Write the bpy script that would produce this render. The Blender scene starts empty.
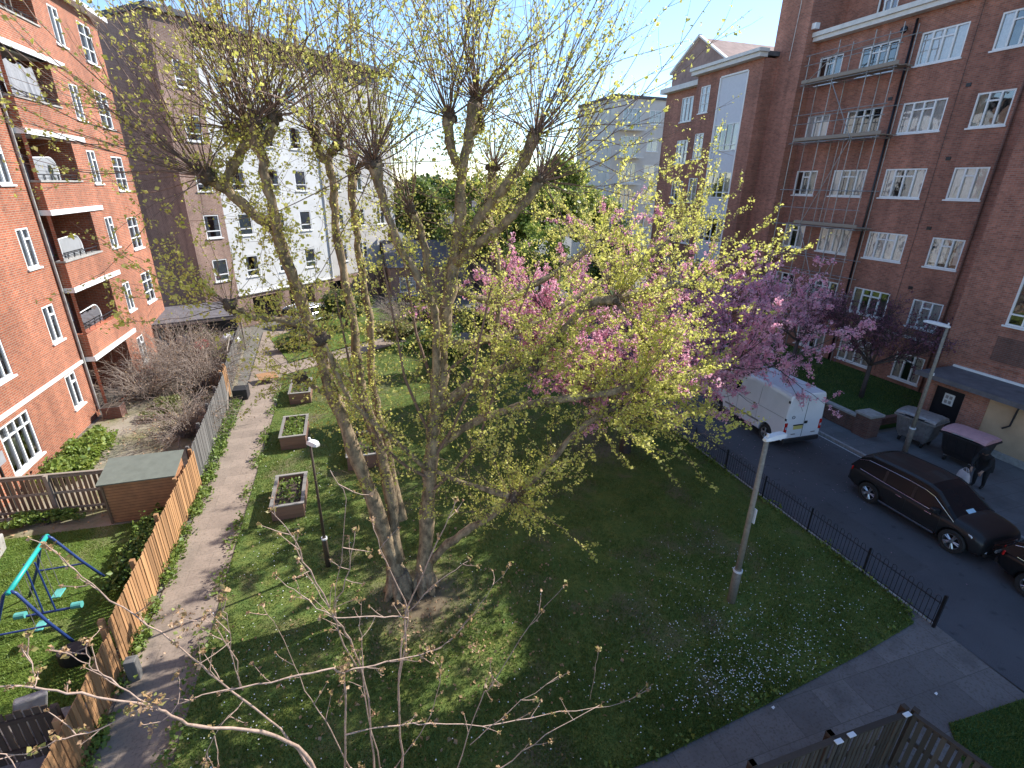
import bpy, bmesh, math, random
import numpy as np
from mathutils import Vector, Matrix
random.seed(7); rng = np.random.default_rng(7)
sc = bpy.context.scene
col = sc.collection
R = math.radians

# ---------------------------------------------------------------- materials
def newmat(name):
    m = bpy.data.materials.new(name); m.use_nodes = True
    nt = m.node_tree; nt.nodes.clear()
    out = nt.nodes.new('ShaderNodeOutputMaterial')
    b = nt.nodes.new('ShaderNodeBsdfPrincipled')
    nt.links.new(b.outputs[0], out.inputs[0])
    return m, nt, b, out

def N(nt, kind, **kw):
    n = nt.nodes.new(kind)
    for k, v in kw.items():
        if k in n.inputs: n.inputs[k].default_value = v
        else: setattr(n, k, v)
    return n

def pos_vec(nt, a=(1, 1, 0), b=(0, 0, 1)):
    g = nt.nodes.new('ShaderNodeNewGeometry')
    da = N(nt, 'ShaderNodeVectorMath', operation='DOT_PRODUCT'); da.inputs[1].default_value = a
    db = N(nt, 'ShaderNodeVectorMath', operation='DOT_PRODUCT'); db.inputs[1].default_value = b
    nt.links.new(g.outputs['Position'], da.inputs[0]); nt.links.new(g.outputs['Position'], db.inputs[0])
    c = nt.nodes.new('ShaderNodeCombineXYZ')
    nt.links.new(da.outputs['Value'], c.inputs[0]); nt.links.new(db.outputs['Value'], c.inputs[1])
    return c.outputs[0], g

def c4(c): return (c[0], c[1], c[2], 1)

def mixc(nt, fac, a, b):
    m = nt.nodes.new('ShaderNodeMix'); m.data_type = 'RGBA'
    for sock, v in ((m.inputs[0], fac), (m.inputs[6], a), (m.inputs[7], b)):
        if hasattr(v, 'is_linked') or isinstance(v, bpy.types.NodeSocket): nt.links.new(v, sock)
        elif isinstance(v, (int, float)): sock.default_value = v
        else: sock.default_value = c4(v)
    return m.outputs[2]

def ramp(nt, src, lo, hi):
    r = nt.nodes.new('ShaderNodeMapRange'); nt.links.new(src, r.inputs[0])
    r.inputs[1].default_value = lo; r.inputs[2].default_value = hi
    return r.outputs[0]

def noise(nt, scale, detail=4, vec=None, rough=.6):
    n = nt.nodes.new('ShaderNodeTexNoise'); n.inputs['Scale'].default_value = scale
    n.inputs['Detail'].default_value = detail; n.inputs['Roughness'].default_value = rough
    if vec is None:
        g = nt.nodes.new('ShaderNodeNewGeometry'); vec = g.outputs['Position']
    nt.links.new(vec, n.inputs['Vector'])
    return n.outputs['Fac']

def bump(nt, b, src, strength=.4, dist=.01):
    n = nt.nodes.new('ShaderNodeBump'); n.inputs['Strength'].default_value = strength
    n.inputs['Distance'].default_value = dist
    nt.links.new(src, n.inputs['Height']); nt.links.new(n.outputs[0], b.inputs['Normal'])

def flat(name, c, rough=.7, metal=0, var=.25, scale=6, coat=0, spec=.5, bmp=0):
    m, nt, b, o = newmat(name)
    n1 = noise(nt, scale, 5)
    dark = tuple(x * (1 - var) for x in c); lite = tuple(min(1, x * (1 + var)) for x in c)
    nt.links.new(mixc(nt, ramp(nt, n1, .3, .7), dark, lite), b.inputs['Base Color'])
    b.inputs['Roughness'].default_value = rough; b.inputs['Metallic'].default_value = metal
    b.inputs['Coat Weight'].default_value = coat; b.inputs['Specular IOR Level'].default_value = spec
    if bmp: bump(nt, b, noise(nt, scale * 6, 4), bmp, .01)
    return m

def brick(name, c1, c2, mortar, a=(1, 1, 0), bw=.235, rh=.078, stain=.35, msize=.011):
    m, nt, b, o = newmat(name)
    v, g = pos_vec(nt, a)
    t = nt.nodes.new('ShaderNodeTexBrick'); nt.links.new(v, t.inputs['Vector'])
    t.inputs['Scale'].default_value = 1; t.inputs['Brick Width'].default_value = bw; t.inputs['Row Height'].default_value = rh
    t.inputs['Mortar Size'].default_value = msize; t.inputs['Mortar Smooth'].default_value = .3
    t.inputs['Color1'].default_value = c4(c1); t.inputs['Color2'].default_value = c4(c2); t.inputs['Mortar'].default_value = c4(mortar)
    t.inputs['Bias'].default_value = -.1
    n1 = noise(nt, .35, 6); n2 = noise(nt, 5, 4)
    hs = nt.nodes.new('ShaderNodeHueSaturation'); nt.links.new(t.outputs['Color'], hs.inputs['Color'])
    mr = nt.nodes.new('ShaderNodeMapRange'); nt.links.new(n1, mr.inputs[0]); mr.inputs[1].default_value = .25; mr.inputs[2].default_value = .75
    mr.inputs[3].default_value = 1 - stain; mr.inputs[4].default_value = 1 + stain
    m2 = nt.nodes.new('ShaderNodeMapRange'); nt.links.new(n2, m2.inputs[0]); m2.inputs[1].default_value = .2; m2.inputs[2].default_value = .8
    m2.inputs[3].default_value = .8; m2.inputs[4].default_value = 1.2
    mu = N(nt, 'ShaderNodeMath', operation='MULTIPLY'); nt.links.new(mr.outputs[0], mu.inputs[0]); nt.links.new(m2.outputs[0], mu.inputs[1])
    # rain streaks running down the wall
    gg = nt.nodes.new('ShaderNodeNewGeometry'); mp = nt.nodes.new('ShaderNodeMapping'); nt.links.new(gg.outputs['Position'], mp.inputs[0]); mp.inputs['Scale'].default_value = (1.6, 1.6, .12)
    n4 = noise(nt, 1.0, 5, mp.outputs[0]); m4 = nt.nodes.new('ShaderNodeMapRange'); nt.links.new(n4, m4.inputs[0]); m4.inputs[1].default_value = .3; m4.inputs[2].default_value = .6; m4.inputs[3].default_value = .72; m4.inputs[4].default_value = 1.06
    mu2 = N(nt, 'ShaderNodeMath', operation='MULTIPLY'); nt.links.new(mu.outputs[0], mu2.inputs[0]); nt.links.new(m4.outputs[0], mu2.inputs[1])
    nt.links.new(mu2.outputs[0], hs.inputs['Value'])
    nt.links.new(hs.outputs[0], b.inputs['Base Color']); b.inputs['Roughness'].default_value = .88
    bump(nt, b, t.outputs['Fac'], -.5, .008)
    return m

def leafmat(name, c1, c2, trans=.45, rough=.5):
    m, nt, b, o = newmat(name)
    g = nt.nodes.new('ShaderNodeNewGeometry')
    cc = mixc(nt, g.outputs['Random Per Island'], c1, c2)
    nt.links.new(cc, b.inputs['Base Color']); b.inputs['Roughness'].default_value = rough
    tr = nt.nodes.new('ShaderNodeBsdfTranslucent'); nt.links.new(cc, tr.inputs[0])
    mx = nt.nodes.new('ShaderNodeMixShader'); mx.inputs[0].default_value = trans
    nt.links.new(b.outputs[0], mx.inputs[1]); nt.links.new(tr.outputs[0], mx.inputs[2]); nt.links.new(mx.outputs[0], o.inputs[0])
    return m

def glassmat(name, tint=(1, 1, 1), base=.17):
    m = bpy.data.materials.new(name); m.use_nodes = True; nt = m.node_tree; nt.nodes.clear()
    o = nt.nodes.new('ShaderNodeOutputMaterial')
    t = N(nt, 'ShaderNodeBsdfTransparent'); t.inputs[0].default_value = c4(tint)
    gl = N(nt, 'ShaderNodeBsdfGlossy'); gl.inputs['Roughness'].default_value = .03
    n1 = noise(nt, .9, 2); bp = nt.nodes.new('ShaderNodeBump'); bp.inputs['Strength'].default_value = .25; bp.inputs['Distance'].default_value = .05
    nt.links.new(n1, bp.inputs['Height']); nt.links.new(bp.outputs[0], gl.inputs['Normal'])
    f = nt.nodes.new('ShaderNodeFresnel'); f.inputs[0].default_value = 1.5
    a = N(nt, 'ShaderNodeMath', operation='MULTIPLY_ADD'); nt.links.new(f.outputs[0], a.inputs[0]); a.inputs[1].default_value = 1.6; a.inputs[2].default_value = base
    a.use_clamp = True
    mx = nt.nodes.new('ShaderNodeMixShader'); nt.links.new(a.outputs[0], mx.inputs[0]); nt.links.new(t.outputs[0], mx.inputs[1]); nt.links.new(gl.outputs[0], mx.inputs[2])
    nt.links.new(mx.outputs[0], o.inputs[0])
    return m

def slabs(name, c1, c2, mortar, bw, rh, a=(1, 0, 0), b_=(0, 1, 0), off=.5, dirt=(.1, .085, .06), amt=.35):
    m, nt, b, o = newmat(name)
    v, g = pos_vec(nt, a, b_)
    t = nt.nodes.new('ShaderNodeTexBrick'); nt.links.new(v, t.inputs['Vector']); t.offset = off
    t.inputs['Scale'].default_value = 1; t.inputs['Brick Width'].default_value = bw; t.inputs['Row Height'].default_value = rh
    t.inputs['Mortar Size'].default_value = .011; t.inputs['Mortar Smooth'].default_value = 1
    t.inputs['Color1'].default_value = c4(c1); t.inputs['Color2'].default_value = c4(c2); t.inputs['Mortar'].default_value = c4(mortar)
    cc = mixc(nt, ramp(nt, noise(nt, 1.3, 6), .45, .75), t.outputs['Color'], tuple(x * .6 for x in c1))
    n2 = noise(nt, 22, 5)
    mlt = nt.nodes.new('ShaderNodeMath'); mlt.operation = 'MULTIPLY'; nt.links.new(ramp(nt, n2, .5, .8), mlt.inputs[0]); mlt.inputs[1].default_value = amt * 2
    cc = mixc(nt, mlt.outputs[0], cc, dirt)
    nt.links.new(cc, b.inputs['Base Color']); b.inputs['Roughness'].default_value = .9
    bump(nt, b, n2, .4, .01)
    return m

def wood(name, c1, c2, axis=(0, 0, 1), rough=.75, width=.1):
    m, nt, b, o = newmat(name)
    g = nt.nodes.new('ShaderNodeNewGeometry')
    mp = nt.nodes.new('ShaderNodeMapping'); nt.links.new(g.outputs['Position'], mp.inputs[0])
    mp.inputs['Scale'].default_value = tuple(1.2 if k else 14 for k in axis)
    n = noise(nt, 1, 5, mp.outputs[0])
    cc = mixc(nt, ramp(nt, n, .3, .7), c1, c2)
    cc = mixc(nt, g.outputs['Random Per Island'], cc, tuple((x + y) * .5 * .48 for x, y in zip(c1, c2)))
    nt.links.new(cc, b.inputs['Base Color']); b.inputs['Roughness'].default_value = rough
    bump(nt, b, n, .4, .006)
    return m

def bark(name, c1, c2, scale=5, sc=(1, 1, .35)):
    m, nt, b, o = newmat(name)
    g = nt.nodes.new('ShaderNodeNewGeometry')
    mp = nt.nodes.new('ShaderNodeMapping'); nt.links.new(g.outputs['Position'], mp.inputs[0]); mp.inputs['Scale'].default_value = sc
    n = noise(nt, scale, 6, mp.outputs[0], .65); n2 = noise(nt, scale * 5, 4, mp.outputs[0])
    cc = mixc(nt, ramp(nt, n, .38, .62), c1, c2)
    cc = mixc(nt, ramp(nt, n2, .5, .8), cc, tuple(x * .5 for x in c1))
    nt.links.new(cc, b.inputs['Base Color']); b.inputs['Roughness'].default_value = .85
    bump(nt, b, n2, .7, .02)
    return m

def grassmat(name, gr1, gr2, bare, thr=(.53, .70), spots=()):
    m, nt, b, o = newmat(name)
    n1 = noise(nt, .55, 7); n2 = noise(nt, 9, 6); n3 = noise(nt, 2.2, 5)
    cc = mixc(nt, ramp(nt, n2, .3, .7), gr1, gr2)
    cc = mixc(nt, ramp(nt, n3, .4, .9), cc, (gr2[0] * 1.5, gr2[1] * 1.15, gr2[2]))
    msk = ramp(nt, n1, *thr)
    g = nt.nodes.new('ShaderNodeNewGeometry')
    for (x, y, r) in spots:
        d = N(nt, 'ShaderNodeVectorMath', operation='DISTANCE'); nt.links.new(g.outputs['Position'], d.inputs[0]); d.inputs[1].default_value = (x, y, 0)
        a = N(nt, 'ShaderNodeMath', operation='MULTIPLY_ADD'); nt.links.new(n3, a.inputs[0]); a.inputs[1].default_value = r * 2.2; nt.links.new(d.outputs['Value'], a.inputs[2])
        s = nt.nodes.new('ShaderNodeMapRange'); nt.links.new(a.outputs[0], s.inputs[0]); s.inputs[1].default_value = r * 2.5; s.inputs[2].default_value = r * 1.4
        mm = N(nt, 'ShaderNodeMath', operation='MAXIMUM'); nt.links.new(msk, mm.inputs[0]); nt.links.new(s.outputs[0], mm.inputs[1]); msk = mm.outputs[0]
    cc = mixc(nt, msk, cc, bare)
    nt.links.new(cc, b.inputs['Base Color']); b.inputs['Roughness'].default_value = .95; b.inputs['Specular IOR Level'].default_value = .2
    bump(nt, b, n2, .6, .03)
    return m

def siding(name, c, pitch, axis=2, gap=.12, c2=None):
    """planks: dark seams every pitch metres along an axis"""
    m, nt, b, o = newmat(name)
    g = nt.nodes.new('ShaderNodeNewGeometry'); s = nt.nodes.new('ShaderNodeSeparateXYZ'); nt.links.new(g.outputs['Position'], s.inputs[0])
    dv = N(nt, 'ShaderNodeMath', operation='DIVIDE'); nt.links.new(s.outputs[axis], dv.inputs[0]); dv.inputs[1].default_value = pitch
    fr = N(nt, 'ShaderNodeMath', operation='FRACT'); nt.links.new(dv.outputs[0], fr.inputs[0])
    lt = N(nt, 'ShaderNodeMath', operation='LESS_THAN'); nt.links.new(fr.outputs[0], lt.inputs[0]); lt.inputs[1].default_value = gap
    cc = mixc(nt, ramp(nt, noise(nt, 5, 5), .3, .7), c, c2 or tuple(x * .7 for x in c))
    cc = mixc(nt, lt.outputs[0], cc, tuple(x * .25 for x in c))
    nt.links.new(cc, b.inputs['Base Color']); b.inputs['Roughness'].default_value = .75
    return m

M = {}
M['brick_left'] = brick('red_brick_warm', (.41, .108, .045), (.26, .064, .031), (.33, .23, .16), stain=.26, msize=.014)
M['brick_right'] = brick('red_brick_deep', (.41, .155, .10), (.25, .09, .06), (.29, .21, .165), stain=.28)
M['brick_diag'] = brick('brown_brick', (.31, .185, .13), (.24, .135, .095), (.40, .31, .27), a=(1, 0, 0), bw=.165)
M['brick_dark'] = brick('dark_brown_brick', (.12, .055, .045), (.085, .04, .035), (.10, .07, .06), a=(1, 0, 0), bw=.165)
M['brick_low'] = brick('garden_brick', (.20, .085, .06), (.14, .06, .045), (.16, .13, .11))
M['gable'] = flat('gable_brick', (.30, .20, .17), .9, scale=2)
M['white'] = flat('white_paint', (.80, .80, .78), .5, var=.05)
M['render'] = flat('white_render', (.66, .655, .64), .85, var=.10, scale=.8)
M['cream'] = flat('cream_render', (.56, .53, .49), .85, var=.12, scale=.8)
M['panel'] = flat('white_panel', (.62, .63, .66), .6, var=.04)
M['stone'] = flat('painted_stone', (.66, .64, .60), .7, var=.1, scale=3)
M['yellow'] = flat('yellow_render', (.50, .35, .22), .9, var=.14, scale=1.2)
M['concrete'] = flat('concrete', (.34, .32, .29), .9, scale=5, bmp=.3)
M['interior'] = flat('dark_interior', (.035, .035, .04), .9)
M['curtain'] = flat('net_curtain', (.70, .69, .66), .9, var=.12, scale=9)
M['curtain2'] = flat('beige_curtain', (.50, .44, .34), .9, var=.15, scale=9)
M['glass'] = glassmat('window_glass')
M['clear'] = glassmat('frosted_screen', (.50, .58, .62), .04)
M['roof'] = flat('felt_roof', (.10, .10, .105), .85, scale=3, bmp=.3)
M['slate'] = flat('slate_roof', (.13, .12, .125), .8, scale=3, bmp=.3)
M['steel'] = flat('galvanised_steel', (.34, .33, .32), .5, .6, scale=8)
M['black'] = flat('black_paint', (.012, .012, .015), .4)
M['blackp'] = flat('black_plastic', (.02, .02, .022), .6)
M['rubber'] = flat('rubber', (.018, .018, .018), .8)
M['rust'] = flat('rusty_brown_paint', (.17, .11, .075), .75, scale=9)
M['lamp_grey'] = flat('weathered_lamp_paint', (.24, .21, .17), .65, scale=12)
M['lamp_head'] = flat('white_lamp_head', (.72, .72, .72), .4, var=.06)
M['asphalt'] = None
M['lawn'] = grassmat('lawn_turf', (.062, .112, .026), (.13, .165, .042), (.16, .125, .08), spots=((.9, 10.2, 1.4), (7.6, 7.4, .4), (9.0, 16.5, 1.6)))
M['lawn2'] = grassmat('garden_turf', (.06, .11, .02), (.10, .16, .03), (.22, .19, .11), (.55, .8))
M['verge'] = grassmat('verge_turf', (.03, .07, .02), (.05, .10, .025), (.08, .07, .05), (.6, .8))
M['dry'] = grassmat('dry_garden_ground', (.10, .12, .04), (.18, .17, .08), (.30, .26, .20), (.35, .6))
M['slab'] = slabs('paving_slabs', (.33, .255, .195), (.255, .195, .15), (.17, .135, .10), .9, .62, dirt=(.13, .10, .07), amt=.5)
M['slabB'] = slabs('grey_paving_slabs', (.20, .185, .175), (.14, .13, .125), (.085, .08, .07), .9, .75, dirt=(.08, .065, .05), amt=.5)
M['patio'] = slabs('patio_slabs', (.30, .27, .24), (.24, .22, .20), (.08, .07, .06), .6, .6, off=0)
M['pave'] = slabs('pavement', (.15, .15, .155), (.13, .13, .135), (.06, .06, .06), .9, .6)
M['fence_new'] = wood('orange_fence_wood', (.40, .20, .085), (.56, .31, .14))
M['fence_grey'] = wood('weathered_fence_wood', (.14, .13, .12), (.21, .20, .185))
M['fence_dark'] = wood('dark_stained_wood', (.065, .045, .032), (.11, .075, .05))
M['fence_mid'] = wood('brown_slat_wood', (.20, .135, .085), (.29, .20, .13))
M['fence_side'] = wood('dark_slat_wood', (.07, .055, .04), (.12, .095, .07))  # dark black-brown boards of the bottom right fence
M['rail_pale'] = wood('pale_rail_wood', (.36, .30, .24), (.46, .39, .31), (1, 1, 0))
M['plank'] = wood('bed_timber', (.24, .13, .09), (.33, .19, .13), (1, 1, 0))
M['cap'] = wood('bed_cap', (.34, .31, .27), (.44, .41, .36), (1, 1, 0))
M['shedwall'] = siding('shed_boards', (.46, .22, .10), .10, 2, .13, (.30, .15, .075))
M['shedroof'] = flat('green_felt', (.15, .165, .135), .95, scale=4, var=.12)
M['soil'] = flat('soil', (.07, .05, .035), .95, scale=20, bmp=.6)
M['bark'] = bark('plane_bark', (.41, .30, .18), (.12, .088, .055), 7, (1, 1, .55))  # bark mottle, its contrast also paints in sunlit and shaded bands on the stems
M['shoot'] = flat('shoot_bark', (.21, .13, .095), .7, scale=20)
M['bark_knot'] = bark('knot_bark', (.13, .09, .06), (.07, .05, .035), 9, (1, 1, 1))
M['bark_dark'] = bark('cherry_bark', (.10, .07, .06), (.06, .045, .04), 8)
M['twig'] = flat('sapling_bark', (.36, .25, .19), .65, var=.35, scale=25)
M['drytwig'] = flat('dry_twigs', (.30, .235, .19), .9, var=.4, scale=3)
M['leaf'] = leafmat('fresh_plane_leaf', (.52, .53, .09), (.82, .76, .24), .58)
M['bud'] = leafmat('bud', (.42, .28, .14), (.55, .34, .20), .3)
M['bud2'] = leafmat('young_leaf', (.32, .36, .10), (.50, .30, .16), .4)
M['bloom'] = leafmat('pink_blossom', (.84, .33, .46), (.93, .62, .70), .45)
M['bloom2'] = leafmat('dark_plum_leaf', (.12, .045, .07), (.26, .11, .15), .3)
M['green'] = leafmat('bright_leaf', (.13, .21, .04), (.26, .33, .07), .4)
M['green2'] = leafmat('mid_leaf', (.055, .11, .025), (.11, .17, .04), .35)
M['green3'] = leafmat('olive_leaf', (.16, .19, .06), (.26, .26, .10), .35)
M['spring'] = leafmat('spring_leaf', (.22, .32, .05), (.42, .47, .11), .5)
M['blade'] = leafmat('grass_blade', (.085, .155, .032), (.20, .25, .06), .38)
M['daisy'] = flat('daisy_petals', (.85, .85, .82), .7, var=.03)
M['teal'] = flat('teal_plastic', (.02, .38, .33), .4, var=.1)
M['navy'] = flat('navy_steel', (.02, .045, .16), .4, var=.1)
M['cyan'] = flat('pale_teal_plastic', (.10, .38, .34), .4, var=.1)
M['car'] = flat('dark_bronze_paint', (.018, .018, .019), .4, 0, var=.05, coat=.2, spec=.3)
M['carb'] = flat('black_car_paint', (.010, .010, .011), .3, 0, var=.05, coat=.2, spec=.3)
M['carg'] = flat('silver_car_paint', (.45, .46, .48), .3, .6, var=.04, coat=1)
M['carw'] = flat('dark_blue_car_paint', (.03, .05, .10), .3, .4, var=.04, coat=1)
M['van'] = flat('van_white', (.74, .74, .76), .35, var=.05, coat=.5, scale=2)
M['autoglass'] = flat('dark_auto_glass', (.010, .012, .015), .22, var=.05, spec=.2)
M['chrome'] = flat('chrome', (.75, .75, .77), .18, 1, var=.05)
M['alloy'] = flat('alloy', (.55, .55, .56), .3, .9, var=.05)
M['red'] = flat('red_lens', (.45, .015, .012), .25, var=.1)
M['lens'] = flat('clear_lens', (.62, .66, .72), .12, .4, var=.1)
M['plate'] = flat('yellow_plate', (.62, .52, .16), .5, var=.05)
M['pinklid'] = flat('faded_pink_plastic', (.52, .29, .30), .55, var=.12)
M['binred'] = flat('red_sticker', (.5, .06, .05), .5)
M['skin'] = flat('skin', (.32, .18, .12), .55, var=.05)
M['cloth'] = flat('black_cloth', (.012, .012, .014), .9)
M['bag'] = flat('pale_bag', (.60, .50, .47), .8, var=.12)
M['tarp'] = flat('grey_sheet', (.27, .27, .28), .85, var=.12)
M['whitebag'] = flat('white_plastic_sheet', (.72, .71, .72), .45, var=.05)
M['redcloth'] = flat('red_plastic', (.55, .05, .06), .6)
M['pinkcloth'] = flat('pink_cloth', (.52, .28, .28), .8)
M['paper'] = flat('paper', (.45, .66, .78), .7, var=.04)
M['notice'] = flat('notice_sheet', (.62, .62, .60), .7, var=.05)
M['cable'] = flat('white_cable', (.62, .60, .56), .6)
M['kerb'] = flat('kerbstone', (.30, .295, .29), .9, scale=8, bmp=.3)
M['line'] = flat('road_line', (.42, .42, .40), .85, var=.35, scale=14)

def asphalt(name, c):
    m, nt, b, o = newmat(name)
    n1 = noise(nt, .5, 6); n2 = noise(nt, 60, 3); n3 = noise(nt, 3, 6)
    cc = mixc(nt, ramp(nt, n1, .35, .65), tuple(x * .82 for x in c), tuple(x * 1.2 for x in c))
    cc = mixc(nt, ramp(nt, n2, .45, .75), cc, tuple(x * 1.7 for x in c))
    cc = mixc(nt, ramp(nt, n3, .6, .68), cc, tuple(x * .75 for x in c))
    nt.links.new(cc, b.inputs['Base Color']); b.inputs['Roughness'].default_value = .85
    bump(nt, b, n2, .5, .006)
    return m
M['asphalt'] = asphalt('asphalt', (.072, .072, .078))
asph2 = asphalt('patched_asphalt', (.064, .064, .067))
M['ground'] = asphalt('rough_ground', (.13, .12, .10))

# ---------------------------------------------------------------- mesh helpers
class MB:
    def __init__(s): s.v = []; s.f = []
    def face(s, pts):
        n = len(s.v); s.v += [tuple(p) for p in pts]; s.f.append(tuple(range(n, n + len(pts))))
    def box(s, x0, x1, y0, y1, z0, z1):
        n = len(s.v)
        s.v += [(x0, y0, z0), (x1, y0, z0), (x1, y1, z0), (x0, y1, z0), (x0, y0, z1), (x1, y0, z1), (x1, y1, z1), (x0, y1, z1)]
        for q in ((0, 3, 2, 1), (4, 5, 6, 7), (0, 1, 5, 4), (1, 2, 6, 5), (2, 3, 7, 6), (3, 0, 4, 7)): s.f.append(tuple(n + i for i in q))
        return s
    def obox(s, O, u, v, w):  # oriented box from corner O and three edge vectors
        O, u, v, w = map(Vector, (O, u, v, w)); n = len(s.v)
        s.v += [tuple(p) for p in (O, O + u, O + u + v, O + v, O + w, O + u + w, O + u + v + w, O + v + w)]
        for q in ((0, 3, 2, 1), (4, 5, 6, 7), (0, 1, 5, 4), (1, 2, 6, 5), (2, 3, 7, 6), (3, 0, 4, 7)): s.f.append(tuple(n + i for i in q))
        return s
    def tube(s, pts, rad, n=8, cap=True):
        pts = [Vector(p) for p in pts]; k = len(pts)
        rad = [rad] * k if isinstance(rad, (int, float)) else rad
        base = len(s.v); ref = None
        for i, p in enumerate(pts):
            t = (pts[min(i + 1, k - 1)] - pts[max(i - 1, 0)])
            if t.length < 1e-9: t = Vector((0, 0, 1))
            t.normalize()
            if ref is None:
                ref = t.cross(Vector((0, 0, 1)) if abs(t.z) < .9 else Vector((1, 0, 0))).normalized()
            else:
                ref = (ref - t * ref.dot(t))
                ref = ref.normalized() if ref.length > 1e-6 else t.orthogonal().normalized()
            b = t.cross(ref)
            for j in range(n):
                a = 2 * math.pi * j / n
                s.v.append(tuple(p + (ref * math.cos(a) + b * math.sin(a)) * rad[i]))
        for i in range(k - 1):
            for j in range(n):
                a = base + i * n + j; b2 = base + i * n + (j + 1) % n
                s.f.append((a, b2, b2 + n, a + n))
        if cap:
            s.f.append(tuple(base + j for j in reversed(range(n)))); s.f.append(tuple(base + (k - 1) * n + j for j in range(n)))
        return s
    def cyl(s, c, r, h, n=16, axis=(0, 0, 1)):
        c = Vector(c); return s.tube([c, c + Vector(axis) * h], r, n)
    def prism(s, poly, z0, z1):
        n = len(s.v); k = len(poly)
        s.v += [(x, y, z0) for x, y in poly] + [(x, y, z1) for x, y in poly]
        s.f.append(tuple(n + i for i in reversed(range(k)))); s.f.append(tuple(n + k + i for i in range(k)))
        for i in range(k):
            j = (i + 1) % k; s.f.append((n + i, n + j, n + k + j, n + k + i))
        return s
    def build(s, name, mat, parent=None, smooth=False, bevel=0):
        org = Vector((0, 0, 0)); p = parent
        while p is not None: org += p.location; p = p.parent
        me = bpy.data.meshes.new(name)
        me.from_pydata([(x - org.x, y - org.y, z - org.z) for x, y, z in s.v], [], s.f)
        me.update()
        if isinstance(mat, str): mat = M[mat]
        me.materials.append(mat)
        if smooth: me.shade_smooth()
        o = bpy.data.objects.new(name, me); col.objects.link(o)
        if parent is not None: o.parent = parent
        if bevel:
            b = o.modifiers.new('bevel', 'BEVEL'); b.width = bevel; b.segments = 2; b.limit_method = 'ANGLE'
        return o

def np_mesh(name, verts, faces, mat, parent=None, mats=None, midx=None):
    org = Vector((0, 0, 0)); p = parent
    while p is not None: org += p.location; p = p.parent
    verts = np.asarray(verts, dtype=np.float32).reshape(-1, 3) - np.array(org, dtype=np.float32)
    faces = np.asarray(faces, dtype=np.int32); k = faces.shape[1]; nf = len(faces)
    me = bpy.data.meshes.new(name)
    me.vertices.add(len(verts)); me.vertices.foreach_set('co', verts.ravel())
    me.loops.add(nf * k); me.loops.foreach_set('vertex_index', faces.ravel())
    me.polygons.add(nf); me.polygons.foreach_set('loop_start', np.arange(0, nf * k, k, dtype=np.int32))
    me.polygons.foreach_set('loop_total', np.full(nf, k, dtype=np.int32))
    me.materials.append(M[mat] if isinstance(mat, str) else mat)
    me.update(calc_edges=True); me.validate()
    o = bpy.data.objects.new(name, me); col.objects.link(o)
    if parent is not None: o.parent = parent
    return o

def leaves(centers, size, name, mat, parent=None, fold=.35, per=1, spread=0):
    c = np.asarray(centers, dtype=float).reshape(-1, 3)
    if per > 1:
        c = np.repeat(c, per, axis=0) + rng.normal(0, spread, (len(c) * per, 3))
    n = len(c); sz = size * np.clip(np.exp(rng.normal(-.05, .38, n)), .35, 2.0)[:, None]
    u = rng.normal(size=(n, 3)); u /= np.linalg.norm(u, axis=1)[:, None]
    w = rng.normal(size=(n, 3)); w[:, 2] += .6; v = np.cross(w, u); v /= np.linalg.norm(v, axis=1)[:, None] + 1e-9
    nn = np.cross(u, v)
    # five-point folded leaf: stem, two sides, tip
    p0 = c - u * sz * .5; p1 = c + v * sz * .42 + nn * sz * fold * .4; p2 = c + u * sz * .55 - nn * sz * fold * .2; p3 = c - v * sz * .42 + nn * sz * fold * .4
    verts = np.stack([p0, p1, p2, p3], 1).reshape(-1, 3)
    i = np.arange(n)[:, None] * 4
    faces = np.concatenate([i + np.array([[0, 1, 2]]), i + np.array([[0, 2, 3]])], 0)
    return np_mesh(name, verts, faces, mat, parent)

def tag(o, label=None, cat=None, group=None, kind=None):
    if label: o['label'] = label
    if cat: o['category'] = cat
    if group: o['group'] = group
    if kind: o['kind'] = kind
    return o

def thing(name, loc, label, cat, group=None, rz=0):
    e = bpy.data.objects.new(name, None); col.objects.link(e); e.location = loc; e.rotation_euler = (0, 0, rz)
    e.empty_display_size = .2
    return tag(e, label, cat, group)

def struct(name, mb, mat): return tag(mb.build(name, mat), kind='structure')

def copy_tree(o, parent=None):
    c = o.copy(); col.objects.link(c)
    if parent is not None: c.parent = parent
    for ch in list(o.children): copy_tree(ch, c)
    return c

def sheet(name, poly, z, mat, kind='structure'):
    mb = MB(); mb.face([(x, y, z) for x, y in poly]); return tag(mb.build(name, mat), kind=kind)
# ---------------------------------------------------------------- the setting
struct('ground', MB().box(-400, 400, -60, 900, -.5, -.03), 'ground')
RX0, RX1 = 13.0, 19.0
sheet('road', [(RX0, -30), (RX1, -30), (RX1, 120), (RX0, 120)], .0, 'asphalt')
sheet('lawn', [(-3.95, 7.0), (-3.4, 5.5), (-1.0, 4.95), (4.7, 5.0), (7.3, 5.25), (10.8, 5.65), (12.5, 5.9), (12.86, 6.6), (12.9, 30), (4, 33.5), (-3.9, 28.4)], .05, 'lawn')
sheet('garden_path', [(-5.35, 2), (-3.3, 2), (-3.9, 7.5), (-3.95, 28.5), (-4.2, 38), (-6.2, 38), (-5.5, 25)], .02, 'slab')
sheet('cross_path', [(-4.15, 28.4), (3, 33.1), (12.9, 31.5), (12.9, 33.5), (3, 35), (-4.15, 30.2)], .024, 'slab')
sheet('front_path', [(-3.4, 2.0), (12.6, 2.0), (10.6, 3.8), (12.9, 3.6), (13.0, 6.3), (12.5, 5.95), (10.8, 5.68), (7.3, 5.28), (4.7, 5.02), (-1.0, 4.98), (-3.4, 5.5)], .03, 'slabB')
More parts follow.
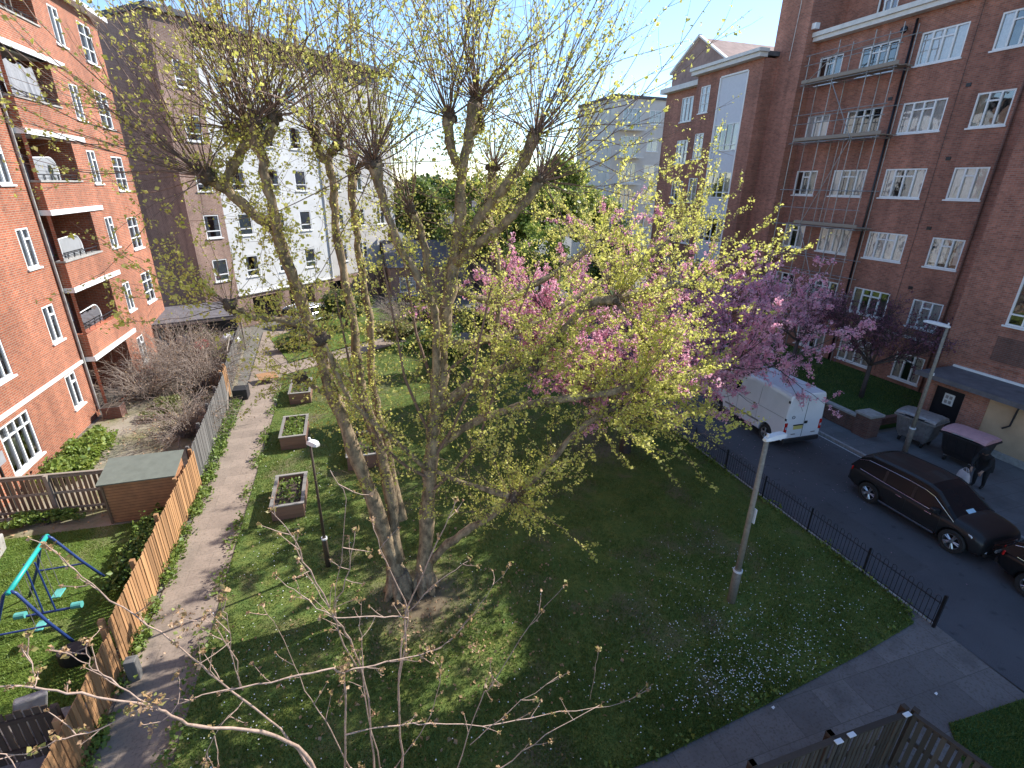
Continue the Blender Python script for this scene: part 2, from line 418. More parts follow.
sheet('front_verge', [(8.9, 1.2), (9.2, 2.3), (10.6, 3.85), (12.95, 3.75), (12.95, 1.2)], .06, 'verge')
sheet('far_lawn', [(-3.9, 30.6), (2.6, 35.2), (12.8, 33.7), (12.8, 40), (0, 44), (-5.5, 36)], .05, 'lawn2')
sheet('play_lawn', [(-11.3, 9.4), (-5.9, 9.4), (-5.9, 15.8), (-11.3, 16.0)], .03, 'lawn2')
sheet('patio', [(-11.3, 3), (-5.9, 3), (-5.9, 9.4), (-11.3, 9.4)], .02, 'patio')
sheet('back_garden_ground', [(-11.4, 16.0), (-5.9, 15.8), (-5.9, 25.0), (-6.8, 34), (-10.9, 36)], .015, 'dry')
struct('pavement', MB().box(19.12, 24.3, -30, 13.9, -.02, .1).box(19.12, 20.45, 13.9, 80, -.02, .1), 'pave')
k = MB()
for i in range(110): k.box(19.0, 19.12, -28 + i * .92, -28 + i * .92 + .905, -.02, .112)
struct('kerb', k, 'kerb')
pm = MB()
pm.face([(14.1, 7.2, .003), (15.0, 7.25, .003), (14.9, 10.6, .003), (14.0, 10.5, .003)]); pm.face([(13.4, 13, .003), (14.3, 13.1, .003), (14.25, 15.2, .003), (13.35, 15.1, .003)]); pm.face([(14.6, 1.5, .003), (16.4, 1.5, .003), (16.4, 3.9, .003), (14.6, 3.8, .003)])
tag(pm.build('road_patches', asph2), kind='structure')
k = MB()
for i in range(70): k.box(12.9, 12.99, 5.75 + i * .92, 5.75 + i * .92 + .905, -.02, .055)
tag(k.build('lawn_edging', 'concrete'), kind='structure')
struct('front_garden', MB().box(20.75, 28, 14.3, 60, -.02, .16), 'verge')
ln = MB()
for i in range(5): ln.box(17.0 + .25 * i * 0, 17.08, 13.5 - .0, 13.5, .004, .005)
ln = MB()
ln.face([(18.86, 5, .004), (18.94, 5, .004), (18.94, 40, .004), (18.86, 40, .004)])
for y in (19.4,): ln.face([(15.9, y, .004), (15.98, y, .004), (15.98, y + .9, .004), (15.9, y + .9, .004)])
tag(ln.build('road_markings', 'line'), kind='structure')

sheet('yard', [(1.0, -3), (9.3, -3), (9.25, 1.2), (8.62, 3.55), (1.0, 3.4)], .036, 'soil')

# ---------------------------------------------------------------- wall and window builders
def wall(mb, O, u, nrm, W, z0, z1, ops, reveal=.13):
    O = Vector((O[0], O[1], 0)); u = Vector((u[0], u[1], 0)); nrm = Vector((nrm[0], nrm[1], 0))
    us = sorted({0, W} | {a for o in ops for a in o[:2] if 0 < a < W}); zs = sorted({z0, z1} | {a for o in ops for a in o[2:4] if z0 < a < z1})
    P = lambda a, z, d=0: tuple(O + u * a + nrm * d + Vector((0, 0, z)))
    flip = u.cross(Vector((0, 0, 1))).dot(nrm) < 0
    def F(p): mb.face(p[::-1] if flip else p)
    for a, b in zip(us, us[1:]):
        for c, d in zip(zs, zs[1:]):
            if any(o[0] <= (a + b) / 2 <= o[1] and o[2] <= (c + d) / 2 <= o[3] for o in ops): continue
            F([P(a, c), P(b, c), P(b, d), P(a, d)])
    for (a, b, c, d) in [o[:4] for o in ops]:
        r = -reveal
        F([P(a, c), P(a, c, r), P(b, c, r), P(b, c)]); F([P(a, d), P(b, d), P(b, d, r), P(a, d, r)])
        F([P(a, c), P(a, d), P(a, d, r), P(a, c, r)]); F([P(b, c), P(b, c, r), P(b, d, r), P(b, d)])

WCACHE = {}
def win_meshes(w, h, style):
    """meshes of one window in local space: x along the wall, y into the wall, z up"""
    key = (round(w, 2), round(h, 2), style)
    if key in WCACHE: return WCACHE[key]
    fr = MB(); t = .07; y0, y1 = .015, .085
    fr.box(0, w, y0, y1, 0, t); fr.box(0, w, y0, y1, h - t, h); fr.box(0, t, y0, y1, t, h - t); fr.box(w - t, w, y0, y1, t, h - t)
    yb = y0 - .012
    if style == 'four':
        for f in (.26, .5, .74): fr.box(w * f - .04, w * f + .04, yb, y1 - .003, t, h - t)
        z = h * .74
        fr.box(w * .26 + .04, w * .5 - .04, yb + .004, y1 - .006, z - .035, z + .035); fr.box(w * .5 + .04, w * .74 - .04, yb + .004, y1 - .006, z - .035, z + .035)
    elif style == 'three':
        for f in (.34, .66): fr.box(w * f - .04, w * f + .04, yb, y1 - .003, t, h - t)
        z = h * .74; fr.box(w * .34 + .04, w * .66 - .04, yb + .004, y1 - .006, z - .035, z + .035)
    elif style == 'two':
        fr.box(w * .45 - .04, w * .45 + .04, yb, y1 - .003, t, h - t)
        z = h * .72; fr.box(w * .45 + .04, w - t, yb + .004, y1 - .006, z - .03, z + .03)
    elif style == 'big':      # large casement with glazing bars and top lights
        for f in (.25, .5, .75): fr.box(w * f - .03, w * f + .03, yb, y1 - .003, t, h - t)
        for z in (h * .74,): fr.box(t, w - t, yb + .006, y1 - .008, z - .022, z + .022)
    elif style == 'bars':
        fr.box(w * .5 - .03, w * .5 + .03, yb, y1 - .003, t, h - t)
        for z in (h * .35, h * .7): fr.box(t, w - t, yb + .006, y1 - .008, z - .02, z + .02)
    elif style == 'sash':
        fr.box(t, w - t, yb, y1 - .003, h * .3 - .03, h * .3 + .03)
    elif style == 'tall':
        for f in (.25, .5, .75): fr.box(w * f - .03, w * f + .03, yb, y1 - .003, t, h - t)
        fr.box(t, w - t, yb + .004, y1 - .006, h * .22 - .03, h * .22 + .03)
    pa = MB(); pa.face([(t, .06, t), (w - t, .06, t), (w - t, .06, h - t), (t, .06, h - t)])
    si = MB(); si.box(-.07, w + .07, -.07, .1, -.07, -.002)
    cs = []
    for kind in range(4):
        c = MB(); y = .12
        spans = [[(.0, .3), (.72, 1.0)], [(.0, 1.0)], [(.0, .22)], [(.05, .5), (.8, 1.)]][kind]
        for a, b in spans:
            a, b = t + a * (w - 2 * t), t + b * (w - 2 * t); nn = max(4, int((b - a) / .06))
            xs = [a + (b - a) * i / nn for i in range(nn + 1)]
            zl = .0 if kind != 3 else h * .15
            for i in range(nn):
                c.face([(xs[i], y + .008 * (i % 2), zl), (xs[i + 1], y + .008 * ((i + 1) % 2), zl), (xs[i + 1], y + .008 * ((i + 1) % 2), h), (xs[i], y + .008 * (i % 2), h)])
        cs.append(c)
    def me(mb, nm, mat):
        m = bpy.data.meshes.new(nm); m.from_pydata(mb.v, [], mb.f); m.update(); m.materials.append(M[mat]); return m
    WCACHE[key] = (me(fr, 'window', 'white'), me(pa, 'pane', 'glass'), me(si, 'sill', 'white'), [me(c, 'curtain', 'curtain' if i != 2 else 'curtain2') for i, c in enumerate(cs)])
    return WCACHE[key]

def window(parent, O, u, nrm, a, z, w, h, style, curtain=None, sill=True):
    """hang a window in a wall opening; O, u, nrm as in wall()"""
    f, p, s, cs = win_meshes(w, h, style)
    U = Vector((u[0], u[1], 0)); Nn = Vector((nrm[0], nrm[1], 0))
    # local x must be such that local -y is outward
    org = Vector((O[0], O[1], 0)) + U * a
    X = U
    if Vector((0, 0, 1)).cross(X).dot(Nn) > 0:      # z x X is local +y, which must point inwards
        org = org + U * w; X = -U
    rz = math.atan2(X.y, X.x)
    wo = bpy.data.objects.new('window', f); col.objects.link(wo); wo.parent = parent
    wo.location = org + Vector((0, 0, z)) - parent.location; wo.rotation_euler = (0, 0, rz)
    po = bpy.data.objects.new('pane', p); col.objects.link(po); po.parent = wo
    if sill: so = bpy.data.objects.new('sill', s); col.objects.link(so); so.parent = wo
    if curtain is not None: co = bpy.data.objects.new('curtain', cs[curtain]); col.objects.link(co); co.parent = wo
    return wo

def pick_curtain():
    r = random.random()
    return 1 if r < .2 else 0 if r < .45 else 2 if r < .65 else 3 if r < .8 else None

# ---------------------------------------------------------------- right block
rb = thing('apartment_block', (28, 22, 0), 'long dark red brick block on the right with white windows and scaffolding in front', 'building')
ops = []; wins = []
cols = [(17.0, 1.5, 'three'), (19.75, 2.15, 'four'), (23.0, 2.1, 'four'), (26.25, 1.6, 'three')]
zs = [.45, 3.35, 6.45, 9.65, 12.75, 15.8]
for i, (y, w, st) in enumerate(cols):
    for j, z in enumerate(zs):
        if j == 0 and i == 3: continue
        h = 1.42 if j else 1.45
        ops.append((y - 14.5, y - 14.5 + w, z, z + h)); wins.append((y - 14.5, z, w, h, st))
mb = MB(); wall(mb, (28, 14.5), (0, 1), (-1, 0), 15.0, 0, 18.1, ops)
# plinth course and string courses
mb.build('wall', 'brick_right', rb)
for a in wins: window(rb, (28, 14.5), (0, 1), (-1, 0), *a, curtain=pick_curtain())
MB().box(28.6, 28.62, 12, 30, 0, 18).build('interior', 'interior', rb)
MB().box(27.5, 28.1, 15.0, 28.9, 18.1, 18.32).box(27.38, 28.1, 15.0, 28.95, 18.324, 18.55).build('cornice', 'stone', rb)
MB().box(28.05, 40, 12.0, 29.4, 18.2, 18.5).build('flat_roof', 'roof', rb)
# set back top storey
ops = [(1.8, 3.9, 18.95, 20.1), (6.0, 7.3, 18.95, 20.1), (10.0, 11.2, 18.95, 20.0)]
mb = MB(); wall(mb, (29.6, 15), (0, 1), (-1, 0), 14.0, 18.5, 21.5, ops, .1); mb.box(29.8, 40, 15, 29, 18.5, 21.5)  # walls raised a little to block a gap of sun on the lawn
mb.build('attic_wall', 'brick_right', rb)
for o in ops: window(rb, (29.6, 15), (0, 1), (-1, 0), o[0], o[2], o[1] - o[0], o[3] - o[2], 'three')
MB().box(29.3, 40, 14.8, 29.2, 21.504, 21.7).build('attic_roof', 'roof', rb)
# projecting stair wing near the camera, and garage block with flat felt roof
wo = [(20 + .0, 22.3, 4.85, 7.0)]
mb = MB(); wall(mb, (26, -9), (0, 1), (-1, 0), 24.2, 0, 21.4, wo, .14)  # upper part is out of view, its height raised to shade the lawn
mb.face([(26, 15.2, 0), (28, 15.2, 0), (28, 15.2, 21.4), (26, 15.2, 21.4)]); mb.face([(26, -9, 0), (40, -9, 0), (40, -9, 21.4), (26, -9, 21.4)])
mb.box(25.96, 26.0 - .003, 11.6, 14.0, 3.05, 3.25)
mb.build('stair_wing_wall', 'brick_right', rb)
MB().box(25.97, 26.0 - .004, 10.0, 13.35, 3.3, 4.35).build('vent_panel', 'brick_low', rb)
for o in wo: window(rb, (26, -9), (0, 1), (-1, 0), o[0], o[2], o[1] - o[0], o[3] - o[2], 'tall')
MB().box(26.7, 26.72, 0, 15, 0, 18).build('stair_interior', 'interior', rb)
MB().box(25.7, 26.1, -9.2, 15.3, 21.4, 21.75).build('wing_cornice', 'stone', rb)
MB().box(26.1, 40, -9, 15.2, 21.4, 21.6).build('wing_roof', 'roof', rb)
MB().box(35, 40, 14, 29.4, 0, 18.1).build('rear_wall', 'brick_right', rb)
# pipes and cables on the facade
MB().tube([(27.87, 22.25, .2), (27.87, 22.25, 17.9)], .06, 8).build('drainpipe', 'black', rb, smooth=True)
MB().tube([(27.9, 16.75, .2), (27.9, 16.75, 18.0)], .05, 8).build('drainpipe', 'brick_low', rb, smooth=True)
MB().tube([(27.93, 19.35, .5), (27.95, 19.33, 9), (27.93, 19.35, 18)], .012, 4).build('cable', 'blackp', rb)
for y, z in ((18.9, 14.5), (18.8, 11.4), (18.7, 8.2), (18.7, 5.2), (22.6, 14.4)):
    MB().box(27.97, 28.0 - .002, y, y + .22, z, z + .16).build('air_brick', 'black', rb)
MB().tube([(27.75, 22.7, 17.5), (27.65, 22.7, 17.53)], .17, 12).build('satellite_dish', 'black', rb)
MB().box(27.93, 27.998, 14.5, 21, 2.72, 2.86).build('white_band', 'stone', rb)

# garage block
gb = thing('garage_block', (24.2, 8, 0), 'low flat roofed garage block with yellow wall and black door behind the bins', 'garage')
MB().box(24.2, 25.95, -6, 11.9, .1, 2.42).build('yellow_wall', 'yellow', gb)
MB().box(24.15, 25.95, 11.9, 12.75, .1, 2.42).box(24.15, 25.95, 13.95, 14.35, .1, 2.42).box(24.15, 25.95, 12.75, 13.95, 2.1, 2.42).build('brick_wall', 'brick_right', gb)
dr = MB().box(24.3, 24.36, 12.76, 13.94, .1, 2.09).build('door', 'black', gb)
MB().box(24.28, 24.297, 13.15, 13.55, 1.35, 1.85).build('notice', 'notice', dr)
for y in (13.22, 13.38):
    for z in (1.42, 1.63): MB().box(24.274, 24.279, y, y + .11, z, z + .14).build('notice_symbol', 'steel', dr)
MB().box(24.0, 24.2 - .003, -6, 11.9, .1, .32).build('plinth', 'concrete', gb)
MB().box(23.7, 25.99, -6, 14.6, 2.43, 2.58).build('roof', 'slate', gb)
MB().box(23.66, 23.698, -6, 14.62, 2.40, 2.6).build('fascia', 'slate', gb)
MB().box(25.9, 25.985, -6, 14.55, 2.584, 2.68).build('flashing', 'white', gb)
MB().tube([(24.1, 10.9, 2.4), (24.1, 10.95, 1.5), (24.1, 11.15, 1.3)], .035, 6).build('downpipe', 'blackp', gb)
MB().cyl((23.6, 13.9, 2.6), .09, .1, 10).build('lamp', 'white', gb)

# tower
tw = thing('stair_tower', (27, 29.3, 0), 'tall windowless brown brick stair tower joining the two red brick blocks', 'tower')
mb = MB(); mb.box(27, 33, 28.2, 30.7, 0, 24)
mb.build('wall', 'brick_right', tw)
MB().box(26.9, 33.1, 28.1, 30.8, 24.004, 24.3).build('coping', 'concrete', tw)
MB().tube([(26.96, 29.2, 17.3), (26.97, 29.1, 20), (26.96, 29.15, 24)], .02, 4).build('cable', 'cable', tw)
MB().box(27.2, 27.5, 27.9, 28.19, 18.7, 19.0).build('alarm_box', 'white', tw)

# far block beyond the tower
fb = thing('far_apartment_block', (26, 33.5, 0), 'red brick block beyond the tower with a tall white panelled stair window', 'building')
O = (26, 30.2); pan = (1.3, 3.95, 3.2, 17.1)
smalls = [(5.0, 1.05, z) for z in (15.2 - .1, 12.0, 8.9, 5.8, 2.7)]
ops = [pan] + [(a, a + w, z, z + 1.75) for a, w, z in smalls]
mb = MB(); wall(mb, O, (0, 1), (-1, 0), 6.6, 0, 17.6, ops, .12)
mb.face([(26, 30.2, 0), (26, 30.2, 17.6), (34, 30.2, 17.6), (34, 30.2, 0)]); mb.box(26.9, 36, 30.3, 36.8, 0, 17.6)
mb.build('wall', 'brick_right', fb)
for a, w, z in smalls: window(fb, O, (0, 1), (-1, 0), a, z, w, 1.75, 'bars', curtain=1)
z = 3.2; lv = [3.2, 4.7, 6.3, 7.8, 9.4, 10.9, 12.5 - .05, 14.4 - .2, 17.1]
for i in range(4):
    zb = 1.8 + 3.1 * i + 1.3
    window(fb, O, (0, 1), (-1, 0), 1.33, zb + .0, 2.59, 1.75, 'tall', curtain=0, sill=False)
    zt = zb + 1.75
    MB().box(26.06, 26.12, 31.53, 34.12, zt + .01, min(zt + 1.34, 17.09) if i < 3 else 17.09).build('white_panel', 'panel', fb)
MB().box(25.97, 26.1, 31.42, 31.52, 3.2, 17.1).box(25.97, 26.1, 34.13, 34.23, 3.2, 17.1).box(25.97, 26.1, 31.52, 34.13, 17.08, 17.18).build('panel_frame', 'white', fb)
MB().box(25.45, 26.05, 30.05, 36.9, 17.6, 17.85).box(25.3, 26.05, 29.95, 36.95, 17.854, 18.05).build('cornice', 'stone', fb)
MB().box(26.0, 36, 30.1, 36.9, 17.7, 17.95).build('flat_roof', 'roof', fb)

gbk = thing('gabled_block', (27, 39.5, 0), 'red brick block with a plain brown gable rising over its white cornice', 'building')
O = (27, 36.85)
sm = [(1.6, 1.5, z) for z in (14.9, 11.8, 8.7, 5.6, 2.5)]
ops = [(a, a + w, z, z + 1.75) for a, w, z in sm]
mb = MB(); wall(mb, O, (0, 1), (-1, 0), 5.4, 0, 17.2, ops, .12); mb.box(27.9, 38, 36.9, 42.25, 0, 17.2); mb.face([(27, 36.85, 0), (27, 36.85, 17.2), (28, 36.85, 17.2), (28, 36.85, 0)])
mb.build('wall', 'brick_right', gbk)
for a, w, z in sm: window(gbk, O, (0, 1), (-1, 0), a, z, w, 1.75, 'three', curtain=random.choice([0, 1]))
mb = MB(); g = [(35.0, 17.4), (42.2, 17.4), (42.2, 18.7), (39.0, 20.6), (35.0, 18.2)]
n = len(g)
mb.v = [(27.3, y, z) for y, z in g] + [(38, y, z) for y, z in g]
mb.f = [tuple(reversed(range(n))), tuple(range(n, 2 * n))] + [(i, (i + 1) % n, n + (i + 1) % n, n + i) for i in range(n)]
mb.build('gable', 'gable', gbk)
MB().obox((27.1, 42.35, 18.65), (.3, 0, 0), (0, -3.4, 2.03), (0, .05, .16)).obox((27.1, 39.0, 20.67), (.3, 0, 0), (0, -4.1, -2.46), (0, .05, .14)).build('verge_board', 'stone', gbk)
MB().box(26.4, 27.05, 36.9, 42.4, 17.2, 17.55).build('cornice', 'stone', gbk)
MB().tube([(26.93, 36.95, 0), (26.93, 36.95, 17.1)], .07, 6).build('drainpipe', 'black', gbk)

# pale block far away
pf = thing('pale_apartment_block', (33, 62, 0), 'distant pale rendered block with balconies between the trees and the red brick gable', 'building')
wz = [2 + 3 * i for i in range(6)]
O = (31.5, 60)
ops = [(4.8, 6.4, z, z + 1.5) for z in wz] + [(1.2, 3.6, z - .6, z + 1.6) for z in wz]
mb = MB(); wall(mb, O, (1, 0), (0, -1), 9, 0, 19.6, ops, .3); mb.box(31.5, 40.5, 60.95, 70, 0, 19.6)
mb.face([(31.5, 60, 0), (31.5, 60, 19.6), (31.5, 61, 19.6), (31.5, 61, 0)])
mb.build('wall', 'cream', pf)
for z in wz:
    window(pf, O, (1, 0), (0, -1), 4.8, z, 1.6, 1.5, 'two'); window(pf, O, (1, 0), (0, -1), 1.2, z - .6, 2.4, 2.2, 'four', sill=False)
    MB().box(32.3, 35.4, 58.9, 60 - .002, z - .85, z - .68).build('balcony', 'stone', pf)
MB().box(31.3, 40.7, 59.8, 70, 19.604, 19.9).build('roof', 'roof', pf)

# ---------------------------------------------------------------- left block
lb = thing('balcony_block', (-11.4, 24, 0), 'bright orange red brick block on the left with white edged corner balconies', 'building')
XN, XF = -11.4, -11.0
Y0 = 2.0
big = [(18.95, 1.75, z, 1.75) for z in (.55, 3.6, 6.6, 9.6, 12.6)] + [(13.0, 1.75, z, 1.75) for z in (.55, 3.6, 6.6, 9.6, 12.6)] + [(8.0, 1.75, z, 1.75) for z in (.55, 3.6, 6.6)]
nar = [(23.55, .85, z, 1.45) for z in (1.0, 3.85, 6.75, 9.7, 12.6)]
ops = [(y - Y0, y - Y0 + w, z, z + h) for y, w, z, h in big + nar]
mb = MB(); wall(mb, (XN, Y0), (0, 1), (1, 0), 25.35 - Y0, -.2, 17.3, ops)
mb.face([(XN, Y0, -.2), (XN, Y0, 17.3), (-22, Y0, 17.3), (-22, Y0, -.2)])
mb.build('near_wall', 'brick_left', lb)
for y, w, z, h in big: window(lb, (XN, Y0), (0, 1), (1, 0), y - Y0, z, w, h, 'big', curtain=random.choice([1, 0, 3]))
for y, w, z, h in nar: window(lb, (XN, Y0), (0, 1), (1, 0), y - Y0, z, w, h, 'two', curtain=random.choice([1, 0, 1]))
MB().box(XN - .05, XN + .07, Y0, 25.3, 2.52, 2.66).build('string_course', 'stone', lb)
lv = [2.5, 5.5, 8.55, 11.45, 14.35]
small = [(30.2, .9, z) for z in (.7, 3.55, 6.75, 9.7, 12.4, 15.3)]
two = [(32.9, 1.45, z) for z in (.6, 3.4, 6.35, 9.35, 12.3, 15.15)]
rec = [(0.0001, 3.55, (lv[i - 1] + 1.02 + .2) if i else .02, lv[i]) for i in range(5)] + [(0.0001, 3.55, 15.6, 17.1)]
Yf = 25.35
ops = [(y - Yf, y - Yf + w, z, z + 1.45) for y, w, z in small] + [(y - Yf, y - Yf + w, z, z + 1.65) for y, w, z in two] + rec
mb = MB(); wall(mb, (XF, Yf), (0, 1), (1, 0), 35.3 - Yf, -.1, 17.3, ops, .13)
# solid end of the parapets, which face the camera where the wing steps forward
for i in range(6):
    z0, z1 = (lv[i - 1] if i else -.1), (lv[i - 1] + 1.22 if i else .02)
    if i: mb.box(XN - .2, XF - .004, Yf, Yf + .22, z0, z1); mb.box(XF - .25, XF - .135, Yf + .22, Yf + 3.5, z0, z1)
mb.box(-12.9, XF - .14, Yf + 3.56, Yf + 3.8, -.1, 17.3)
mb.face([(XF, 35.3, -.1), (-22, 35.3, -.1), (-22, 35.3, 17.3), (XF, 35.3, 17.3)])
mb.build('far_wall', 'brick_left', lb)
for y, w, z in small: window(lb, (XF, Yf), (0, 1), (1, 0), y - Yf, z, w, 1.45, 'two', curtain=random.choice([1, 0, 1]))
for y, w, z in two: window(lb, (XF, Yf), (0, 1), (1, 0), y - Yf, z, w, 1.65, 'bars', curtain=random.choice([1, 3]))
MB().box(-12.9, -12.8, Yf, Yf + 3.6, 0, 17.3).box(-12.8, XN - .2, Yf - .12, Yf - .004, 0, 17.3).build('balcony_back_wall', 'brick_right', lb)
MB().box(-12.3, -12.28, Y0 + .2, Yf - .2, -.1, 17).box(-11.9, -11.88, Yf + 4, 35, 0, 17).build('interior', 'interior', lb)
for i, z in enumerate(lv):
    sl = MB().box(-12.79, XF + .07, Yf - .03, 30.2, z - .0, z + .2).build('balcony_slab', 'white', lb)
    if i: MB().box(XF - .3, XF + .05, Yf - .02, Yf + 3.6, z + 1.224, z + 1.29).build('parapet_coping', 'concrete', sl)
    rl = MB(); zt = z + 1.5
    rl.tube([(XF - .1, Yf + .05, zt), (XF - .1, Yf + 3.5, zt)], .022, 6); rl.tube([(XF - .1, Yf + .05, zt - .13), (XF - .1, Yf + 3.5, zt - .13)], .012, 6)
    for k in range(7): rl.tube([(XF - .1, Yf + .08 + k * .56, z + 1.25), (XF - .1, Yf + .08 + k * .56, zt)], .014, 6)
    rl.build('balcony_rail', 'black', sl)
    d = MB().box(-12.79, -12.72, Yf + .6, Yf + 1.5, z + .21, z + 2.3).box(-12.79, -12.72, Yf + 1.9, Yf + 3.2, z + 1.1, z + 2.3).build('balcony_door', 'white', sl)
    MB().box(-12.715, -12.70, Yf + .7, Yf + 1.4, z + .4, z + 2.2).box(-12.715, -12.70, Yf + 2.0, Yf + 2.5, z + 1.2, z + 2.2).box(-12.715, -12.70, Yf + 2.6, Yf + 3.1, z + 1.2, z + 2.2).build('balcony_glass', 'autoglass', sl)
MB().box(-22, XN + .45, Y0 - .3, Yf - .2, 17.3, 17.5).box(-22, XF + .45, Yf - .2, 35.6, 17.3, 17.502).build('eaves', 'white', lb)
rf = MB(); rf.v = [(XF + .4, Y0, 17.51), (XF + .4, 35.7, 17.51), (-16.5, 33, 20.5), (-16.5, Y0, 20.5), (-22, Y0, 17.51), (-22, 35.7, 17.51)]
rf.f = [(0, 1, 2, 3), (3, 2, 5, 4), (1, 5, 2)]
rf.build('roof', 'slate', lb)
MB().tube([(XN + .08, 25.2, .3), (XN + .08, 25.2, 17.2)], .05, 8).build('drainpipe', 'concrete', lb)
MB().tube([(XN + .35, 8.0, 2.0), (XN + .35, 19.0, 2.3)], .012, 4).build('cable', 'blackp', lb)

# things on the balconies
def screen(z, y0, label):
    t = thing('glass_screen', (XF - .2, y0, z), label, 'screen', 'curved glass screens on the balconies')
    pts = [(0, 0), (1.9, 0)] + [(1.9 - .5 + .5 * math.cos(a), 1.05 + .5 * math.sin(a)) for a in [i * math.pi / 16 for i in range(9)]] + [(0, 1.5)]
    mb = MB(); mb.v = [(XF - .22, y0 + a, z + b) for a, b in pts] + [(XF - .2, y0 + a, z + b) for a, b in pts]; n = len(pts)
    mb.f = [tuple(range(n)), tuple(range(2 * n - 1, n - 1, -1))] + [(i, (i + 1) % n, n + (i + 1) % n, n + i) for i in range(n)]
    mb.build('glass_sheet', 'clear', t)
    MB().tube([(XF - .21, y0 + a, z + b) for a, b in pts + pts[:1]], .028, 6).build('frame', 'white', t)
screen(lv[0] + 1.3 - .75, Yf + .4, 'curved glass screen with white frame on the lowest balcony')
screen(lv[1] + .6, Yf + .5, 'curved glass screen on the second balcony beside colourful clutter')
screen(lv[2] + .6, Yf + .3, 'curved glass screen on the third balcony up')
t = MB(); n = 22
for i in range(n):
    y = Yf + .25 + i * .12; y2 = y + .12; a = .06 * math.sin(i * 1.3) + .03 * math.sin(i * 3.1); b = .06 * math.sin((i + 1) * 1.3) + .03 * math.sin((i + 1) * 3.1)
    za, zb = lv[3] + 2.62 - .15 * abs(math.sin(i * .45)), lv[3] + 2.62 - .15 * abs(math.sin((i + 1) * .45))
    t.face([(XF - .22 + a, y, lv[3] + 1.0), (XF - .22 + b, y2, lv[3] + 1.0), (XF - .36 + b * .4, y2, zb), (XF - .36 + a * .4, y, za)])
tag(t.build('hanging_sheet', 'tarp'), 'grey cloth sheet hung across the fourth balcony up', 'sheet')
t = MB()
for i in range(9): t.tube([(XF - .5 + .1 * (i % 3), Yf + .3 + i * .34, lv[4] + .2), (XF - .5 + .1 * (i % 3), Yf + .45 + i * .33, lv[4] + 1.6 + .3 * (i % 2))], .03, 6)
tag(t.build('planter_sticks', 'rail_pale'), 'bundle of pale sticks standing on the top balcony', 'garden sticks')
for nm, mt, y, z, r, lab in (('cushion', 'redcloth', 27.6, lv[1] + 1.0, .3, 'red cushion on the second balcony up'), ('planter', 'green2', 27.0, lv[1] + 1.15, .3, 'green potted plant on the second balcony up')):
    if nm == 'planter':
        p = thing('potted_plant', (XF - .5, y, z - .3), lab, 'plant')
        MB().tube([(XF - .5, y, z - .3), (XF - .5, y, z)], [.12, .16], 12).build('pot', 'plank', p)
        leaves(np.array([XF - .5, y, z + .3]) + rng.normal(0, .13, (160, 3)), .1, 'foliage', 'green2', p)
    else:
        b = MB(); b.obox((XF - .75, y, z), (.3, .1, 0), (-.1, .5, .1), (.02, -.05, .42)); tag(b.build(nm, mt, bevel=.08), lab, 'cushion')
tb = thing('balcony_table', (XF - .5, 28, lv[0] + .2), 'small white folding table on the lowest balcony', 'table')
MB().cyl((XF - .5, 28.1, lv[0] + .9), .32, .03, 20).build('table_top', 'white', tb)
for a in range(4): MB().tube([(XF - .5 + .2 * math.cos(a * 1.57 + .7), 28.1 + .2 * math.sin(a * 1.57 + .7), lv[0] + .9), (XF - .5 + .28 * math.cos(a * 1.57 + .7), 28.1 + .28 * math.sin(a * 1.57 + .7), lv[0] + .2)], .015, 6).build('leg', 'white', tb)

# ---------------------------------------------------------------- building across the end, set diagonally
d2 = (.715, .699); n2 = (.699, -.715); P0 = (-9.35, 38.0)
db = thing('end_block', (P0[0], P0[1], 0), 'block across the end of the garden, white rendered front with a brown brick corner', 'building')
def along(s, out=0): return (P0[0] + d2[0] * s + n2[0] * out, P0[1] + d2[1] * s + n2[1] * out)
zr = [3.5, 6.35, 9.25, 12.15, 15.05]
cb = [(.95, 1.05, z, 1.45) for z in zr]
mb = MB(); wall(mb, P0, d2, n2, 2.4, 0, 18.7, [(s, s + w, z, z + h) for s, w, z, h in cb], .12)
# end wall, turned from the sun, and the low brick storey under the render
back = (-n2[0], -n2[1])
e0, e1 = P0, (P0[0] + back[0] * 14, P0[1] + back[1] * 14)
mb.face([(e0[0], e0[1], 0), (e0[0], e0[1], 18.7), (e1[0], e1[1], 18.7), (e1[0], e1[1], 0)])
lowops = [(3.4 - 2.4, 5.6 - 2.4, 0.1, 2.0), (4.2, 6.6, .1, 2.0), (8.3, 10.4, .1, 2.0)]
wall(mb, along(2.4), d2, n2, 17.4, 0, 2.35, lowops, .5)
mb.build('brick_wall', 'brick_diag', db)
for s, w, z, h in cb: window(db, P0, d2, n2, s, z, w, h, 'sash', curtain=random.choice([1, 3, 0]))
wc = [(s - 2.4, 1.05, z, 1.45) for s in (3.35, 6.1, 8.55) for z in zr]
mb = MB(); wall(mb, along(2.4), d2, n2, 8.9, 2.35, 17.4, [(s, s + w, z, z + h) for s, w, z, h in wc], .12)
mb.build('rendered_wall', 'render', db)
for s, w, z, h in wc: window(db, along(2.4), d2, n2, s, z, w, h, 'sash', curtain=random.choice([1, 3, 0, 1]))
wc = [(s, 1.05, z, 1.45) for s in (.9, 3.4, 6.0) for z in zr[:-1]]
mb = MB(); wall(mb, along(11.3, -.15), d2, n2, 8.5, 2.35, 17.4, [(s, s + w, z, z + h) for s, w, z, h in wc], .12)
mb.build('cream_wall', 'cream', db)
for s, w, z, h in wc: window(db, along(11.3, -.15), d2, n2, s, z, w, h, 'two', curtain=random.choice([1, 3, 0, 1]))
